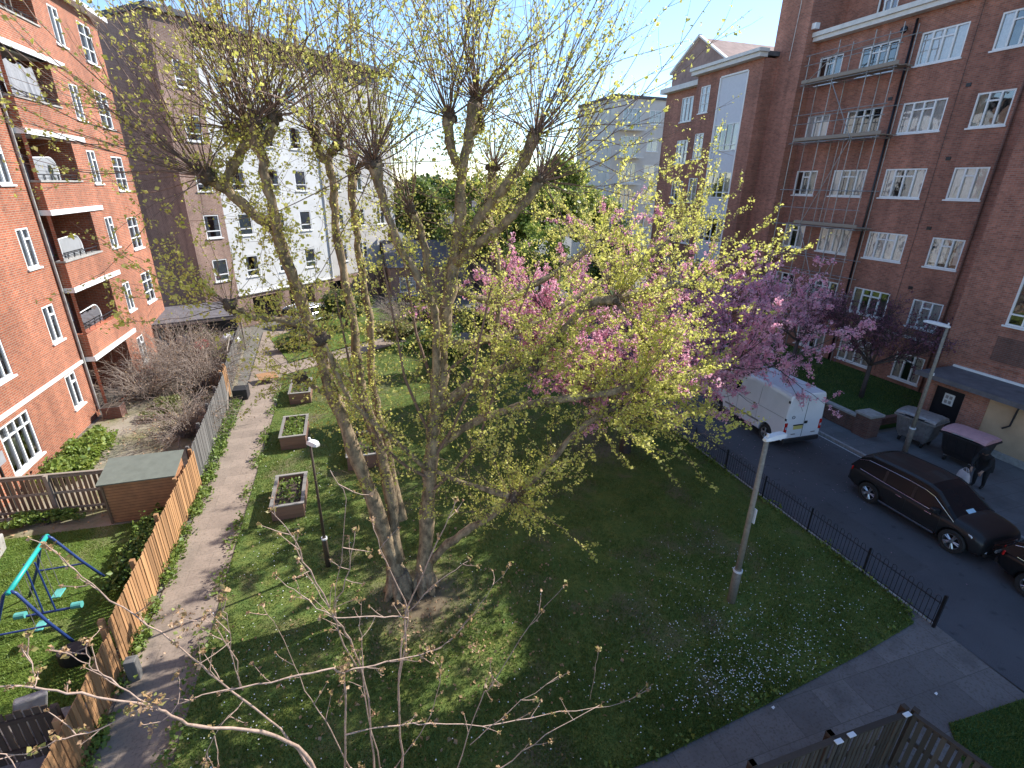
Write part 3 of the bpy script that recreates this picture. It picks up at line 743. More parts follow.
def slab_along(s0, s1, o0, o1, z0, z1):
    A = along(s0, o0); return MB().obox((A[0], A[1], z0), (d2[0] * (s1 - s0), d2[1] * (s1 - s0), 0), (n2[0] * (o1 - o0), n2[1] * (o1 - o0), 0), (0, 0, z1 - z0))
slab_along(2.41, 19.8, -1.2, -1.0, 17.4, 18.7).build('top_storey_wall', 'tarp', db)
for s in (3.0, 5.8, 8.6, 12, 15):
    slab_along(s, s + 1.9, -.99, -.93, 17.5, 18.5).build('top_window', 'autoglass', db)
slab_along(-.1, 19.9, -14, -.02 + .3, 18.7, 19.0).build('roof', 'roof', db)
slab_along(2.35, 11.3, -.1, .12, 2.28, 2.36).build('render_edge', 'white', db)
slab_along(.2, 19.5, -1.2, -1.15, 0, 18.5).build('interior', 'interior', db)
for s in (11.1,): slab_along(s, s + .09, .01, .1, 2.4, 17.3).build('drainpipe', 'stone', db)

# terraced houses in the gap
def house(x, y, w, dpt, h, rh, mat, label, rz=0):
    t = thing('terraced_house', (x, y, 0), label, 'house', 'low houses beyond the garden')
    ops = [(.8, 1.9, 3.3, 4.5), (w - 2, w - .9, 3.3, 4.5), (.8, 2.2, .8, 2.1)]
    ops = [o for o in ops if o[3] < h]
    mb = MB(); wall(mb, (x, y), (1, 0), (0, -1), w, 0, h, ops, .1); mb.box(x, x + w, y + .6, y + dpt, 0, h)
    mb.face([(x, y, 0), (x, y, h), (x, y + .7, h), (x, y + .7, 0)]); mb.face([(x + w, y, 0), (x + w, y + .7, 0), (x + w, y + .7, h), (x + w, y, h)])
    mb.build('wall', mat, t)
    for o in ops: window(t, (x, y), (1, 0), (0, -1), o[0], o[2], o[1] - o[0], o[3] - o[2], 'two', curtain=random.choice([None, 0, 1]))
    r = MB(); r.v = [(x - .2, y - .3, h), (x + w + .2, y - .3, h), (x + w + .2, y + dpt / 2, h + rh), (x - .2, y + dpt / 2, h + rh), (x - .2, y + dpt, h), (x + w + .2, y + dpt, h)]
    r.f = [(0, 1, 2, 3), (3, 2, 5, 4), (0, 3, 4), (1, 5, 2)]; rr = r.build('roof', 'slate', t)
    MB().box(x + .4, x + 1.2, y + dpt / 2 - .3, y + dpt / 2 + .4, h + rh - .6, h + rh + 1).build('chimney', 'brick_low', rr)
house(3.4, 46, 6, 8, 3.0, 1.9, 'brick_diag', 'low pinkish brick house with grey roof seen between the tree stems')
house(12, 52, 7, 8, 5.2, 2.4, 'gable', 'brown house half hidden behind the pink cherry')
house(8.0, 62, 8, 8, 5.5, 2.5, 'cream', 'pale far house low on the skyline behind the trunks')
# ---------------------------------------------------------------- fences
def picket_fence(name, pts, h, label, mat, gap=.045, pw=.1, group=None, z0=.02, back=False, railmat=None, lean=.03, cap=False, posts=True, rails=(.25, .85), side=1):
    t = thing(name, (pts[0][0], pts[0][1], 0), label, 'fence', group)
    bo = MB(); ra = MB(); cp = MB()
    for (x0, y0), (x1, y1) in zip(pts, pts[1:]):
        L = math.hypot(x1 - x0, y1 - y0); ux, uy = (x1 - x0) / L, (y1 - y0) / L; nx, ny = -uy * side, ux * side
        a = 0
        while a < L - pw:
            hh = h + random.uniform(-lean, lean); w = pw * random.uniform(.93, 1.05); dx = random.uniform(-.008, .008)
            sl = random.uniform(-.012, .012)
            bo.obox((x0 + ux * a + nx * dx, y0 + uy * a + ny * dx, z0), (ux * w, uy * w, 0), (nx * .018, ny * .018, 0), (sl * ux, sl * uy, hh)); a += pw + gap
        for r in rails: ra.obox((x0 + nx * -.045, y0 + ny * -.045, z0 + h * r - .04), (ux * L, uy * L, 0), (nx * .036, ny * .036, 0), (0, 0, .075))
        if cap: cp.obox((x0 + nx * -.05, y0 + ny * -.05, z0 + h + lean), (ux * L, uy * L, 0), (nx * .09, ny * .09, 0), (0, 0, .03))
        if posts:
            k = max(1, round(L / 1.8))
            for i in range(k + 1):
                q = L * i / k; o = MB().obox((x0 + ux * (q - .05) - nx * .15, y0 + uy * (q - .05) - ny * .15, z0 - .02), (ux * .1, uy * .1, 0), (nx * .1, ny * .1, 0), (0, 0, h + .08))
                o.build('post', mat if railmat is None else railmat, t)
    bo.build('boards', mat, t); ra.build('rails', railmat or mat, t)
    if cap: cp.build('capping', railmat or mat, t)
    return t
picket_fence('picket_fence', [(-5.42, 2.0), (-5.5, 10.0)], 1.2, 'bright orange picket fence nearest the camera along the path', 'fence_new', .022, side=-1)
picket_fence('picket_fence', [(-5.52, 10.05), (-5.66, 17.6)], 1.38, 'taller orange picket fence between the swing garden and the path, ending at the shed', 'fence_new', .028, side=-1)
picket_fence('board_fence', [(-5.74, 17.7), (-6.15, 25.3)], 1.45, 'weathered grey board fence beside the path past the shed', 'fence_grey', .006, .12, side=-1)
picket_fence('board_fence', [(-6.3, 26.6), (-6.95, 34.6)], 1.5, 'weathered grey board fence at the far end of the path by the lean-to', 'fence_grey', .006, .12, side=-1)
picket_fence('garden_gate_panel', [(-6.2, 25.4), (-6.25, 26.4)], 1.5, 'short pale new timber panel in the grey fence', 'fence_new', .004, .12, side=-1)
picket_fence('slatted_fence', [(-11.2, 17.25), (-7.85, 16.95)], 1.35, 'brown slatted fence with pale rails across the garden beside the shed', 'fence_mid', .05, railmat='rail_pale', cap=True, rails=(.12, .55, .98))
picket_fence('trellis_fence', [(-11.2, 8.4), (-5.75, 8.4)], 1.2, 'dark brown picket fence across the bottom left patio', 'fence_dark', .03)
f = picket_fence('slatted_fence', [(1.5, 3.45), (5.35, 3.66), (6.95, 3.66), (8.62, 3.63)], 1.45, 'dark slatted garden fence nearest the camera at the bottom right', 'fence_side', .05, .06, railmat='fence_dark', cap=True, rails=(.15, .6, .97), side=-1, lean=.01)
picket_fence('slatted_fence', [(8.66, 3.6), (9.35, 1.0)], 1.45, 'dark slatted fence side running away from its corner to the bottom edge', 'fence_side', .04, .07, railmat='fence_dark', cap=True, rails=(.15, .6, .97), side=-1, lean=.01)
for x, y, r in ((8.5, 3.6, .0), (6.95, 3.6, .1), (7.25, 3.62, .2)):
    MB().box(x - .07, x + .07, y - .03, y + .04, 1.53, 1.55).build('metal_bracket', 'lamp_head', f)
st = MB().box(-5.32, -5.1, 9.65, 9.85, 0, .55); tag(st.build('stone_post', 'fence_grey', bevel=.02), 'short square concrete post at the foot of the orange fence', 'post')
lb_ = MB().tube([(-6.0, 24.2, .05), (-6.6, 29, 1.6), (-6.75, 31, 1.9)], .03, 6)
tag(lb_.build('leaning_pole', 'rail_pale'), 'long pale pole leaning along the far grey fence', 'pole')

# ---------------------------------------------------------------- shed
sh = thing('garden_shed', (-6.75, 16.4, 0), 'small orange brown timber shed with sloping green felt roof against the path fence', 'shed')
X0, X1, Ya, Yb = -7.72, -5.82, 15.95, 16.95
mb = MB(); mb.v = [(X0, Ya, .05), (X1, Ya, .05), (X1, Yb, .05), (X0, Yb, .05), (X0, Ya, 1.45), (X1, Ya, 1.45), (X1, Yb, 1.68), (X0, Yb, 1.68)]
mb.f = [(0, 1, 5, 4), (1, 2, 6, 5), (2, 3, 7, 6), (3, 0, 4, 7), (4, 5, 6, 7)]
mb.build('wall', 'shedwall', sh)
mb = MB().obox((X0 - .08, Ya - .1, 1.44), (X1 - X0 + .16, 0, 0), (0, 1.2, .275), (0, -.01, .04)); mb.build('roof', 'shedroof', sh)
for x in (X0, X1): MB().box(x - .03, x + .03, Ya - .03, Ya - .004, .05, 1.44).build('corner_trim', 'fence_mid', sh)

# ---------------------------------------------------------------- swing set
sw = thing('swing_set', (-7.7, 11.9, 0), 'child\'s metal swing set with teal top bar and navy legs on the garden lawn', 'swing set')
A, B = Vector((-7.45, 10.95, 1.88)), Vector((-7.62, 12.85, 1.88))
MB().tube([A + Vector((0, -.05, 0)), B + Vector((0, .05, 0))], .05, 12).build('top_bar', 'teal', sw, smooth=True)
for P_, ys in ((A, (-1, 10.9)), (B, (1, 13.1))):
    for dx in (-.95, .85):
        foot = Vector((P_.x + dx, ys[1] + ys[0] * .0, .03))
        MB().tube([P_ + Vector((dx * .03, 0, .02)), P_ + Vector((dx * .12, 0, -.06)), P_.lerp(foot, .5), foot], .032, 10).build('leg', 'navy', sw, smooth=True)
    MB().tube([P_.lerp(Vector((P_.x - .95, ys[1], 0)), .55), P_.lerp(Vector((P_.x + .85, ys[1], 0)), .55)], .022, 8).build('cross_brace', 'navy', sw)
for q, n_ in ((.25, 1), (.8, 1)):
    p = A.lerp(B, q)
    s = MB().obox((p.x - .1, p.y - .16, .45), (.2, 0, 0), (0, .32, 0), (0, 0, .035)).build('seat', 'cyan', sw, bevel=.015)
    for d in (-.14, .14): MB().tube([(p.x, p.y + d, 1.86), (p.x, p.y + d, .48)], .008, 4).build('rope', 'steel', s)
p = A.lerp(B, .5)
gl = MB().tube([(p.x - .6, p.y, .42), (p.x + .6, p.y, .42)], .03, 8); gl.tube([(p.x - .1, p.y, 1.86), (p.x - .12, p.y, .45)], .018, 6); gl.tube([(p.x + .1, p.y, 1.86), (p.x + .12, p.y, .45)], .018, 6)
g = gl.build('glider', 'navy', sw)
for d in (-.55, .55): MB().tube([(p.x + d - .1, p.y, .47), (p.x + d + .1, p.y, .47)], [.08, .08], 12).build('glider_seat', 'cyan', g)

# ---------------------------------------------------------------- raised beds
def bed(x0, x1, y0, y1, h, label, full=.82, plants=200):
    t = thing('raised_bed', ((x0 + x1) / 2, (y0 + y1) / 2, 0), label, 'planter', 'timber raised beds on the lawn')
    w = MB(); n = 3; z = .05
    for i in range(n):
        za, zb = z + h * i / n + .004, z + h * (i + 1) / n
        w.box(x0, x1, y0, y0 + .06, za, zb); w.box(x0, x1, y1 - .06, y1, za, zb); w.box(x0, x0 + .06, y0 + .061, y1 - .061, za, zb); w.box(x1 - .06, x1, y0 + .061, y1 - .061, za, zb)
    w.build('side_boards', 'plank', t)
    c = MB(); zt = z + h + .002
    c.box(x0 - .03, x1 + .03, y0 - .03, y0 + .075, zt, zt + .035).box(x0 - .04, x1 + .04, y1 - .075, y1 + .03, zt, zt + .035).box(x0 - .03, x0 + .075, y0 + .078, y1 - .078, zt, zt + .035).box(x1 - .075, x1 + .03, y0 + .078, y1 - .078, zt, zt + .035)
    c.build('capping', 'cap', t)
    MB().box(x0 + .065, x1 - .065, y0 + .065, y1 - .065, .06, z + h * full).build('soil', 'soil', t)
    if plants:
        c = np.stack([rng.uniform(x0 + .12, x1 - .12, plants), rng.uniform(y0 + .12, y1 - .12, plants), z + h * full + rng.uniform(0, .16, plants)], 1)
        tag(leaves(c, .09, 'leafy_plants', 'green', t), kind='stuff')
bed(-3.05, -2.1, 14.65, 16.55, .5, 'raised timber bed nearest the camera beside the path, mostly bare soil', .72, 160)
bed(-3.25, -2.3, 19.4, 21.4, .55, 'second raised bed along the path, full of green leaves', .85, 500)
bed(-3.3, -2.35, 24.0, 26.0, .55, 'farthest raised bed, small and partly behind the tree stems', .8, 150)
bed(-.75, .35, 17.1, 19.1, .55, 'raised bed standing behind the main tree trunk', .75, 200)

# ---------------------------------------------------------------- lamp posts
def lamp(x, y, h, label, head=(0, .5, 0), z0=.05, r=(.045, .06), collar=1.0, sign=None, lean=(0, 0), mat='lamp_grey'):
    t = thing('lamp_post', (x, y, 0), label, 'street lamp')
    top = (x + lean[0], y + lean[1], h)
    q = lambda z: Vector((x + lean[0] * z / h, y + lean[1] * z / h, z))
    MB().tube([q(z0 - .05), q(collar), q(collar + .06), q(collar + .1)], [r[1] + .03, r[1] + .03, r[1] + .02, r[1]], 14).build('base', mat, t, smooth=True)
    MB().tube([q(collar + .05), q(h * .6), q(h)], [r[1], (r[0] + r[1]) / 2, r[0]], 12).build('column', mat, t, smooth=True)
    MB().tube([q(collar + .02), q(collar + .07)], [r[1] + .04, r[1] + .04], 14).build('collar_band', 'lamp_head', t)
    if head:
        hd = Vector(head); L = hd.length; u = hd.normalized(); s = u.cross(Vector((0, 0, 1))).normalized() * .11; c = q(h) - u * .08 + Vector((0, 0, .0))
        o = MB(); up = Vector((0, 0, 1))
        st_ = [(0, .5, .05), (.15, .8, .085), (.5, 1, .10), (.85, .95, .085), (1, .6, .05)]
        for a, w, hh in st_:
            p = c + u * L * a
            o.v += [tuple(p - s * w), tuple(p - s * w * .7 + up * hh), tuple(p + s * w * .7 + up * hh), tuple(p + s * w), tuple(p + s * w * .7 - up * .02), tuple(p - s * w * .7 - up * .02)]
        for i in range(4):
            for j in range(6): o.f.append((i * 6 + j, i * 6 + (j + 1) % 6, i * 6 + 6 + (j + 1) % 6, i * 6 + 6 + j))
        o.f.append(tuple(range(5, -1, -1))); o.f.append(tuple(24 + i for i in range(6)))
        h_ = o.build('lamp_head', 'lamp_head', t)
        MB().obox(c + u * L * .3 - s * .6 - up * .03, u * L * .5, s * 1.2, up * .012).build('lens', 'lens', h_)
        MB().tube([q(h) + up * .08, q(h) + up * .16], .03, 8).build('photocell', 'lamp_head', h_)
    if sign:
        p = q(sign[0]); sg = MB().box(p.x + .06, p.x + .08, p.y - .1, p.y + .1, p.z - .2, p.z + .2).build('sign_plate', 'lamp_head', t)
        MB().box(p.x + .0805, p.x + .084, p.y - .06, p.y + .06, p.z - .1, p.z + .12).build('sign_mark', 'steel', sg)
lamp(8.6, 7.8, 4.72, 'lamp post with white head standing on the shaded lawn', head=(.68, .1, 0), sign=(2.7,), r=(.055, .075), lean=(.02, .05))
lamp(20.85, 12.3, 5.35, 'tall lamp post on the pavement beside the bins', head=(-.15, .85, .04), z0=.1, collar=1.15, r=(.05, .07), sign=None)
lamp(-1.35, 12.1, 3.9, 'slim dark lamp post on the sunny lawn in front of the raised beds', head=(.25, -.25, 0), r=(.028, .04), collar=.95, mat='fence_dark')

# ---------------------------------------------------------------- railings along the road
rl = thing('bow_top_railing', (12.88, 5.7, 0), 'low black bow topped railing between lawn and road', 'railing')
b = MB(); y = 5.75; XR = 12.86
while y < 34:
    # each hoop: two uprights joined by a bow
    pts = [(XR, y, .05), (XR, y, .86)] + [(XR, y + .055 - .055 * math.cos(a), .86 + .06 * math.sin(a)) for a in (math.pi * .25, math.pi * .5, math.pi * .75)] + [(XR, y + .11, .86), (XR, y + .11, .05)]
    b.tube(pts, .0075, 4, cap=False); y += .22
b.build('bars', 'black', rl)
MB().box(XR - .018, XR + .018, 5.7, 34, .16, .172).box(XR - .018, XR + .018, 5.7, 34, .74, .752).build('rails', 'black', rl)
for i in range(16):
    y = 5.68 + i * 1.9; MB().box(XR - (.018 if i else .03), XR + (.018 if i else .03), y - (.018 if i else .03), y + (.018 if i else .03), 0, .92 if i else 1.02).build('post', 'black', rl)

# ---------------------------------------------------------------- low wall and pier
lw = thing('garden_wall', (20.6, 18, 0), 'low dark brick garden wall with stone coping in front of the red flats', 'wall')
MB().box(20.5, 20.72, 14.35, 40, .08, .78).build('brickwork', 'brick_low', lw)
MB().box(20.45, 20.77, 14.35, 40.05, .784, .86).build('coping', 'concrete', lw)
MB().box(20.73, 23.9, 14.35, 14.57, .08, .5).build('return_wall', 'brick_low', lw)
pr = MB().box(20.35, 21.05, 13.65, 14.3, .08, 1.05)
pt = thing('brick_pier', (20.7, 14, 0), 'squat brick pier with flat stone cap at the end of the low wall', 'pier')
pr.build('brickwork', 'brick_low', pt); MB().box(20.3, 21.1, 13.6, 14.34, 1.054, 1.15).build('cap', 'concrete', pt)

# ---------------------------------------------------------------- bins
def bin1100(loc, rz, label, body, lid, white=False):
    t = thing('wheeled_bin', (0, 0, 0), label, 'bin', 'large wheeled bins')
    o = MB(); rings = []
    prof = [(.26, .52, .36), (.5, .60, .44), (1.12, .68, .52), (1.2, .70, .54)]
    for z, a, c in prof:
        k = len(o.v); ch = .06
        o.v += [(-a + ch, -c, z), (a - ch, -c, z), (a, -c + ch, z), (a, c - ch, z), (a - ch, c, z), (-a + ch, c, z), (-a, c - ch, z), (-a, -c + ch, z)]; rings.append(k)
    for k0, k1 in zip(rings, rings[1:]):
        for j in range(8): o.f.append((k0 + j, k0 + (j + 1) % 8, k1 + (j + 1) % 8, k1 + j))
    o.f.append(tuple(reversed(range(8))))
    o.build('body', body, t)
    rb_ = MB()
    for x in (-.45, -.15, .15, .45): rb_.obox((x - .025, -.46, .5), (.05, 0, 0), (0, -.085, .62), (0, -.03, 0))
    rb_.box(-.72, .72, -.6, -.55, 1.14, 1.2).box(-.72, .72, .55, .6, 1.14, 1.2).box(-.76, -.71, -.56, .56, 1.14, 1.2).box(.71, .76, -.56, .56, 1.14, 1.2)
    rb_.build('rim', body, t)
    l = MB(); nseg = 10; kk = 0
    for i in range(nseg + 1):
        a = math.pi * i / nseg; y = -.56 * math.cos(a); z = 1.21 + .16 * math.sin(a) ** .7
        l.v += [(-.72, y, z), (-.5, y, z + .03), (.5, y, z + .03), (.72, y, z)]
        if i:
            for j in range(3): l.f.append((kk - 4 + j, kk - 3 + j, kk + 1 + j, kk + j))
        kk += 4
    for j in (0, 3): l.f.append(tuple(j + 4 * i for i in range(nseg + 1)))
    l.build('lid', lid, t)
    MB().tube([(-.35, -.6, 1.28), (-.3, -.68, 1.3), (.3, -.68, 1.3), (.35, -.6, 1.28)], .018, 6).build('handle', 'black' if not white else 'steel', t)
    for x in (-.42, .42):
        for y in (-.3, .3):
            w = MB().cyl((x - .03, y, .11), .11, .06, 14, (1, 0, 0)).build('wheel', 'rubber', t); MB().box(x - .05, x + .05, y - .04, y + .04, .2, .27).build('castor_bracket', 'steel', w)
    t.location = loc; t.rotation_euler = (0, 0, rz)
    return t
b1 = bin1100((22.1, 12.85, .1), -R(80), 'galvanised grey wheeled bin standing behind the lamp post', 'steel', 'steel')
b2 = bin1100((22.15, 11.05, .1), -R(84), 'black wheeled bin with faded pink lid and printed stickers', 'blackp', 'pinklid', True)
# stickers on the black bin (front face is local -y)
for i, (x, mt) in enumerate(((-.36, 'notice'), (-.17, 'notice'), (.02, 'notice'), (.21, 'binred'), (.38, 'notice'))):
    s = MB(); s.obox((x, -.535, .72), (.15, 0, 0), (0, -.006, 0), (0, -.028, .2)); o = s.build('sticker', mt, b2)
s = MB(); s.obox((-.1, -.575, .98), (.2, 0, 0), (0, -.005, 0), (0, -.012, .1)); s.build('sticker', 'notice', b2)

# ---------------------------------------------------------------- vehicles
def loft(stations, closed=False):
    """stations: list of half-profiles [(x,z)...] with y; mirrored to a full skin"""
    mb = MB(); rows = []
    for y, prof in stations:
        ring = [(x, y, z) for x, z in prof] + [(-x, y, z) for x, z in reversed(prof) if x > 1e-6]
        rows.append((len(mb.v), len(ring))); mb.v += ring
    for (a, n), (b, m) in zip(rows, rows[1:]):
        for j in range(n): mb.f.append((a + j, a + (j + 1) % n, b + (j + 1) % m, b + j))
    a, n = rows[0]; mb.f.append(tuple(reversed(range(a, a + n)))); a, n = rows[-1]; mb.f.append(tuple(range(a, a + n)))
    return mb

def cut_arches(o, arches, r, w):
    for (y) in arches:
        c = MB().cyl((-w - .5, y, .36), r, 2 * w + 1, 32, (1, 0, 0)); cm = bpy.data.meshes.new('cutter'); cm.from_pydata(c.v, [], c.f)
        co = bpy.data.objects.new('cutter', cm); col.objects.link(co)
        md = o.modifiers.new('cut', 'BOOLEAN'); md.operation = 'DIFFERENCE'; md.object = co; md.solver = 'EXACT'
        bpy.context.view_layer.update()
        me = bpy.data.meshes.new_from_object(o.evaluated_get(bpy.context.evaluated_depsgraph_get()))
        o.modifiers.clear(); o.data = me; bpy.data.objects.remove(co)

def wheel(t, x, y, r, side, rim='alloy', spokes=10, w=.22):
    tm = MB(); n = 28
    prof = [(-w / 2, r * .66), (-w / 2, r * .93), (-w / 2 + .03, r), (w / 2 - .03, r), (w / 2, r * .93), (w / 2, r * .66)]
    for i in range(n):
        a = 2 * math.pi * i / n
        tm.v += [(x + px, y + pr_ * math.cos(a), r + .0 + pr_ * math.sin(a)) for px, pr_ in prof]
    for i in range(n):
        for j in range(5): tm.f.append((i * 6 + j, i * 6 + j + 1, ((i + 1) % n) * 6 + j + 1, ((i + 1) % n) * 6 + j))
    to = bpy.data.objects.new('wheel', None); col.objects.link(to); to.parent = t; to.location = (x, y, r)
    tm.build('tyre', 'rubber', to, smooth=False)
    rm = MB(); xo = x + side * (w / 2 - .02)
    rm.cyl((x - side * .02, y, r), r * .655, side * .03, 28, (1, 0, 0))
    rr = rm.build('brake_disc', 'black', to)
    sp = MB(); nn = 28; ro, ri = r * .67, r * .60
    for i in range(nn):
        a = 2 * math.pi * i / nn
        sp.v += [(xo, y + ro * math.cos(a), r + ro * math.sin(a)), (xo, y + ri * math.cos(a), r + ri * math.sin(a)), (xo - side * .1, y + ri * math.cos(a), r + ri * math.sin(a))]
    for i in range(nn):
        for j in range(2): sp.f.append((i * 3 + j, i * 3 + j + 1, ((i + 1) % nn) * 3 + j + 1, ((i + 1) % nn) * 3 + j))
    for i in range(spokes // 2):
        for d in (-.16, .16):
            a = 2 * math.pi * i / (spokes // 2) + d; c, s_ = math.cos(a), math.sin(a)
            sp.tube([(xo - side * .02, y + .04 * c, r + .04 * s_), (xo - side * .005, y + ri * 1.02 * c, r + ri * 1.02 * s_)], [.022, .02], 4)
    sp.cyl((xo - side * .03, y, r), .06, side * .035, 12, (1, 0, 0))
    sp.build('rim', rim, to)

def smooth_obj(o, lvl=1, angle=40):
    if lvl: m = o.modifiers.new('sub', 'SUBSURF'); m.levels = lvl; m.render_levels = lvl
    o.data.shade_smooth()

def car(name, label, cat, paint, loc, rz, L=4.75, W=1.92, H=1.70, group=None, permit=True, suv=True):
    t = thing(name, (0, 0, 0), label, cat, group)
    w = W / 2; k = L / 4.75; hz = H / 1.70
    # y forward, nose at +L/2
    def prof(wd, zb, zs, zt, crown=.03):
        return [(0, zb), (wd * .8, zb), (wd * .95, zb + .07), (wd, zb + .22), (wd * 1.0, (zb + zs) / 2 + .1), (wd * .985, zs - .08), (wd * .955, zs), (wd * .80, zt - .005), (wd * .4, zt + crown * .7), (0, zt + crown)]
    S = [(-2.37, .78, .48, .86, .92), (-2.33, .88, .36, .95, 1.02), (-2.15, .95, .28, 1.02, 1.08), (-1.75, .98, .24, 1.03, 1.08), (-1.3, 1.0, .22, 1.02, 1.06), (-.6, 1.0, .21, 1.0, 1.03), (.1, 1.0, .21, .98, 1.01), (.75, 1.0, .22, .97, 1.02),
         (1.05, .995, .22, .98, 1.10), (1.5, .985, .22, .96, 1.10), (1.82, .97, .24, .93, 1.05), (2.05, .94, .27, .88, 1.0), (2.18, .89, .31, .80, .90), (2.25, .80, .38, .70, .78)]
    mb = loft([(y * k, prof(w * f, zb, zs * hz, zt * hz)) for y, f, zb, zs, zt in S])
    bo = mb.build('body', paint, t)
    bm = bmesh.new(); bm.from_mesh(bo.data); bmesh.ops.recalc_face_normals(bm, faces=bm.faces); bm.to_mesh(bo.data); bm.free()
    smooth_obj(bo, 1); bpy.context.view_layer.update()
    me = bpy.data.meshes.new_from_object(bo.evaluated_get(bpy.context.evaluated_depsgraph_get())); bo.modifiers.clear(); bo.data = me
    AR = (-1.38 * k, 1.46 * k); cut_arches(bo, AR, .42, w)
    bo.data.shade_smooth()
    # dark lower shell fills the arches
    MB().box(-w + .22, w - .22, -2.1 * k, 2.1 * k, .26, .85).build('underbody', 'black', t)
    # greenhouse
    G = [(-2.3, .70, 1.06, .90, 1.10), (-2.08, .74, 1.06, .76, 1.48), (-1.75, .70, 1.05, .71, 1.64), (-1.0, .92, 1.04, .71, 1.675), (-.3, .93, 1.02, .72, 1.70), (.25, .93, 1.01, .71, 1.67), (.55, .92, 1.01, .70, 1.58), (.95, .92, 1.02, .78, 1.30), (1.33, .90, 1.03, .88, 1.05)]
    gl, rf_ = MB(), MB(); rows = []
    for y, wb, zb, wr, zr in G:
        wb = .93; rows.append([(w * wb, y * k, zb * hz - .03), (w * wr + .02, y * k, zr * hz - .05), (w * wr * .86, y * k, zr * hz), (w * wr * .4, y * k, zr * hz + .022), (0, y * k, zr * hz + .028)])
    for i in range(len(rows) - 1):
        a, b = rows[i], rows[i + 1]
        for s in (1, -1):
            A = [(x * s, y, z) for x, y, z in a]; B = [(x * s, y, z) for x, y, z in b]
            gl.face([A[0], B[0], B[1], A[1]] if s > 0 else [A[1], B[1], B[0], A[0]])
            tgt = rf_ if 2 <= i < 6 - 1 else gl
            for j in range(1, 4):
                q = rf_ if (j == 1 and 0 < i < 7) else tgt
                q.face([A[j], B[j], B[j + 1], A[j + 1]] if s > 0 else [A[j + 1], B[j + 1], B[j], A[j]])
    go = gl.build('windows', 'autoglass', t); go.data.shade_smooth()
    ro = rf_.build('roof', paint, t); ro.data.shade_smooth()
    for s in (1, -1):
        side = [(s * (r_[1][0] + .008), r_[1][1], r_[1][2] + .005) for r_ in rows]
        MB().tube(side[1:], .022, 6).build('pillar', paint, t)
        tr = MB(); tr.tube([(s * (w * .962), y * k, z * hz) for y, z in ((-1.9, 1.08), (-1.0, 1.045), (0, 1.02), (.9, 1.0))], .013, 5)
        tr.tube([(s * (r_[0][0] * .35 + r_[1][0] * .65 + .02), r_[1][1], r_[0][2] * .2 + r_[1][2] * .8) for r_ in rows[1:]], .012, 5)
        tr.build('window_trim', 'chrome', t)
        for yy in (-1.0, .0):  # door pillars between the side windows
            MB().obox((s * w * .935, yy * k - .04, 1.0 * hz), (0, .08, 0), (s * .012, 0, 0), (-s * w * .215, -.08, .6 * hz)).build('pillar', 'black', t)
        MB().box(s * w - .004 if s > 0 else s * w - .012, s * w + .012 if s > 0 else s * w + .004, -.95 * k, .95 * k, .30, .36).build('sill_trim', 'chrome', t)
        m_ = MB().obox((s * (w * .93), .72 * k, 1.02 * hz), (s * .22, -.03, 0), (0, .16, 0), (0, 0, .15)).build('door_mirror', paint, t, bevel=.03)
        MB().obox((s * (w * .62), 2.10 * k, .76 * hz), (s * .31, -.26, .03), (0, .12, -.03), (0, -.06, .11)).build('headlight', 'lens', t, bevel=.02)
        MB().obox((s * (w * .64), 2.19 * k, .42 * hz), (s * .2, -.14, 0), (0, .05, 0), (0, 0, .07)).build('fog_light', 'lens', t)
        MB().obox((s * (w * .60), -2.36 * k, .88 * hz), (s * .33, .16, 0), (0, -.05, 0), (0, .02, .16)).build('tail_light', 'red', t, bevel=.02)
        for yd in (-.35, .62): MB().tube([(s * (w + .01), yd * k - .1, .9 * hz), (s * (w + .02), yd * k + .1, .9 * hz)], .015, 6).build('door_handle', 'chrome', t)
        for yd in (-1.18, -.12, 1.0): MB().tube([(s * (w + .0005), yd * k, .42), (s * (w - .002), yd * k, .75 * hz), (s * w * .97, yd * k - .02, .97 * hz)], .006, 4).build('door_seam', 'black', t)
    gr = MB().box(-.48, .48, 2.12 * k, 2.265 * k, .50 * hz, .80 * hz).build('grille', 'black', t)
    for z in (.53, .62, .71): MB().box(-.5, .5, 2.266 * k, 2.285 * k, z * hz, z * hz + .02).build('grille_bar', 'chrome', gr)
    MB().box(-.26, .26, 2.24 * k, 2.29 * k, .38, .49).build('number_plate', 'notice', t)
    MB().box(-.26, .26, -2.40 * k, -2.37 * k, .62, .73).build('number_plate', 'plate', t)
    MB().box(-.6, .6, 2.16 * k, 2.24 * k, .27, .36).build('lower_intake', 'blackp', t)
    MB().box(-.7, .7, -2.41 * k, -2.3 * k, .36, .52).build('rear_bumper_trim', 'blackp', t)
    for x in (-.35, .35): MB().tube([(x, .98 * k, 1.18 * hz), (x + .35, 1.12 * k, 1.13 * hz)], .012, 4).build('wiper', 'black', t)
    if permit: MB().obox((-.1, 1.16 * k, 1.165 * hz + .02), (.32, 0, 0), (.0, .14, -.085), (0, 0, .006)).build('windscreen_paper', 'paper', t)
    for y in AR:
        for s in (1, -1): wheel(t, s * (w - .125), y, .36, s)
    t.location = loc; t.rotation_euler = (0, 0, rz)
    return t
car('parked_car', 'dark bronze suv with chrome window trim parked at the kerb', 'car', 'car', (17.15, 8.95, 0), math.pi, L=4.42, H=1.62)
car('parked_car', 'black car cut off by the right edge, parked nose to nose with the suv', 'car', 'carb', (17.2, 4.35, 0), math.pi, L=4.5, H=1.5, permit=False)
car('parked_car', 'silver car parked in the shade below the white end block', 'car', 'carg', (-3.1, 40.3, 0), R(-44), L=4.2, H=1.45, permit=False)
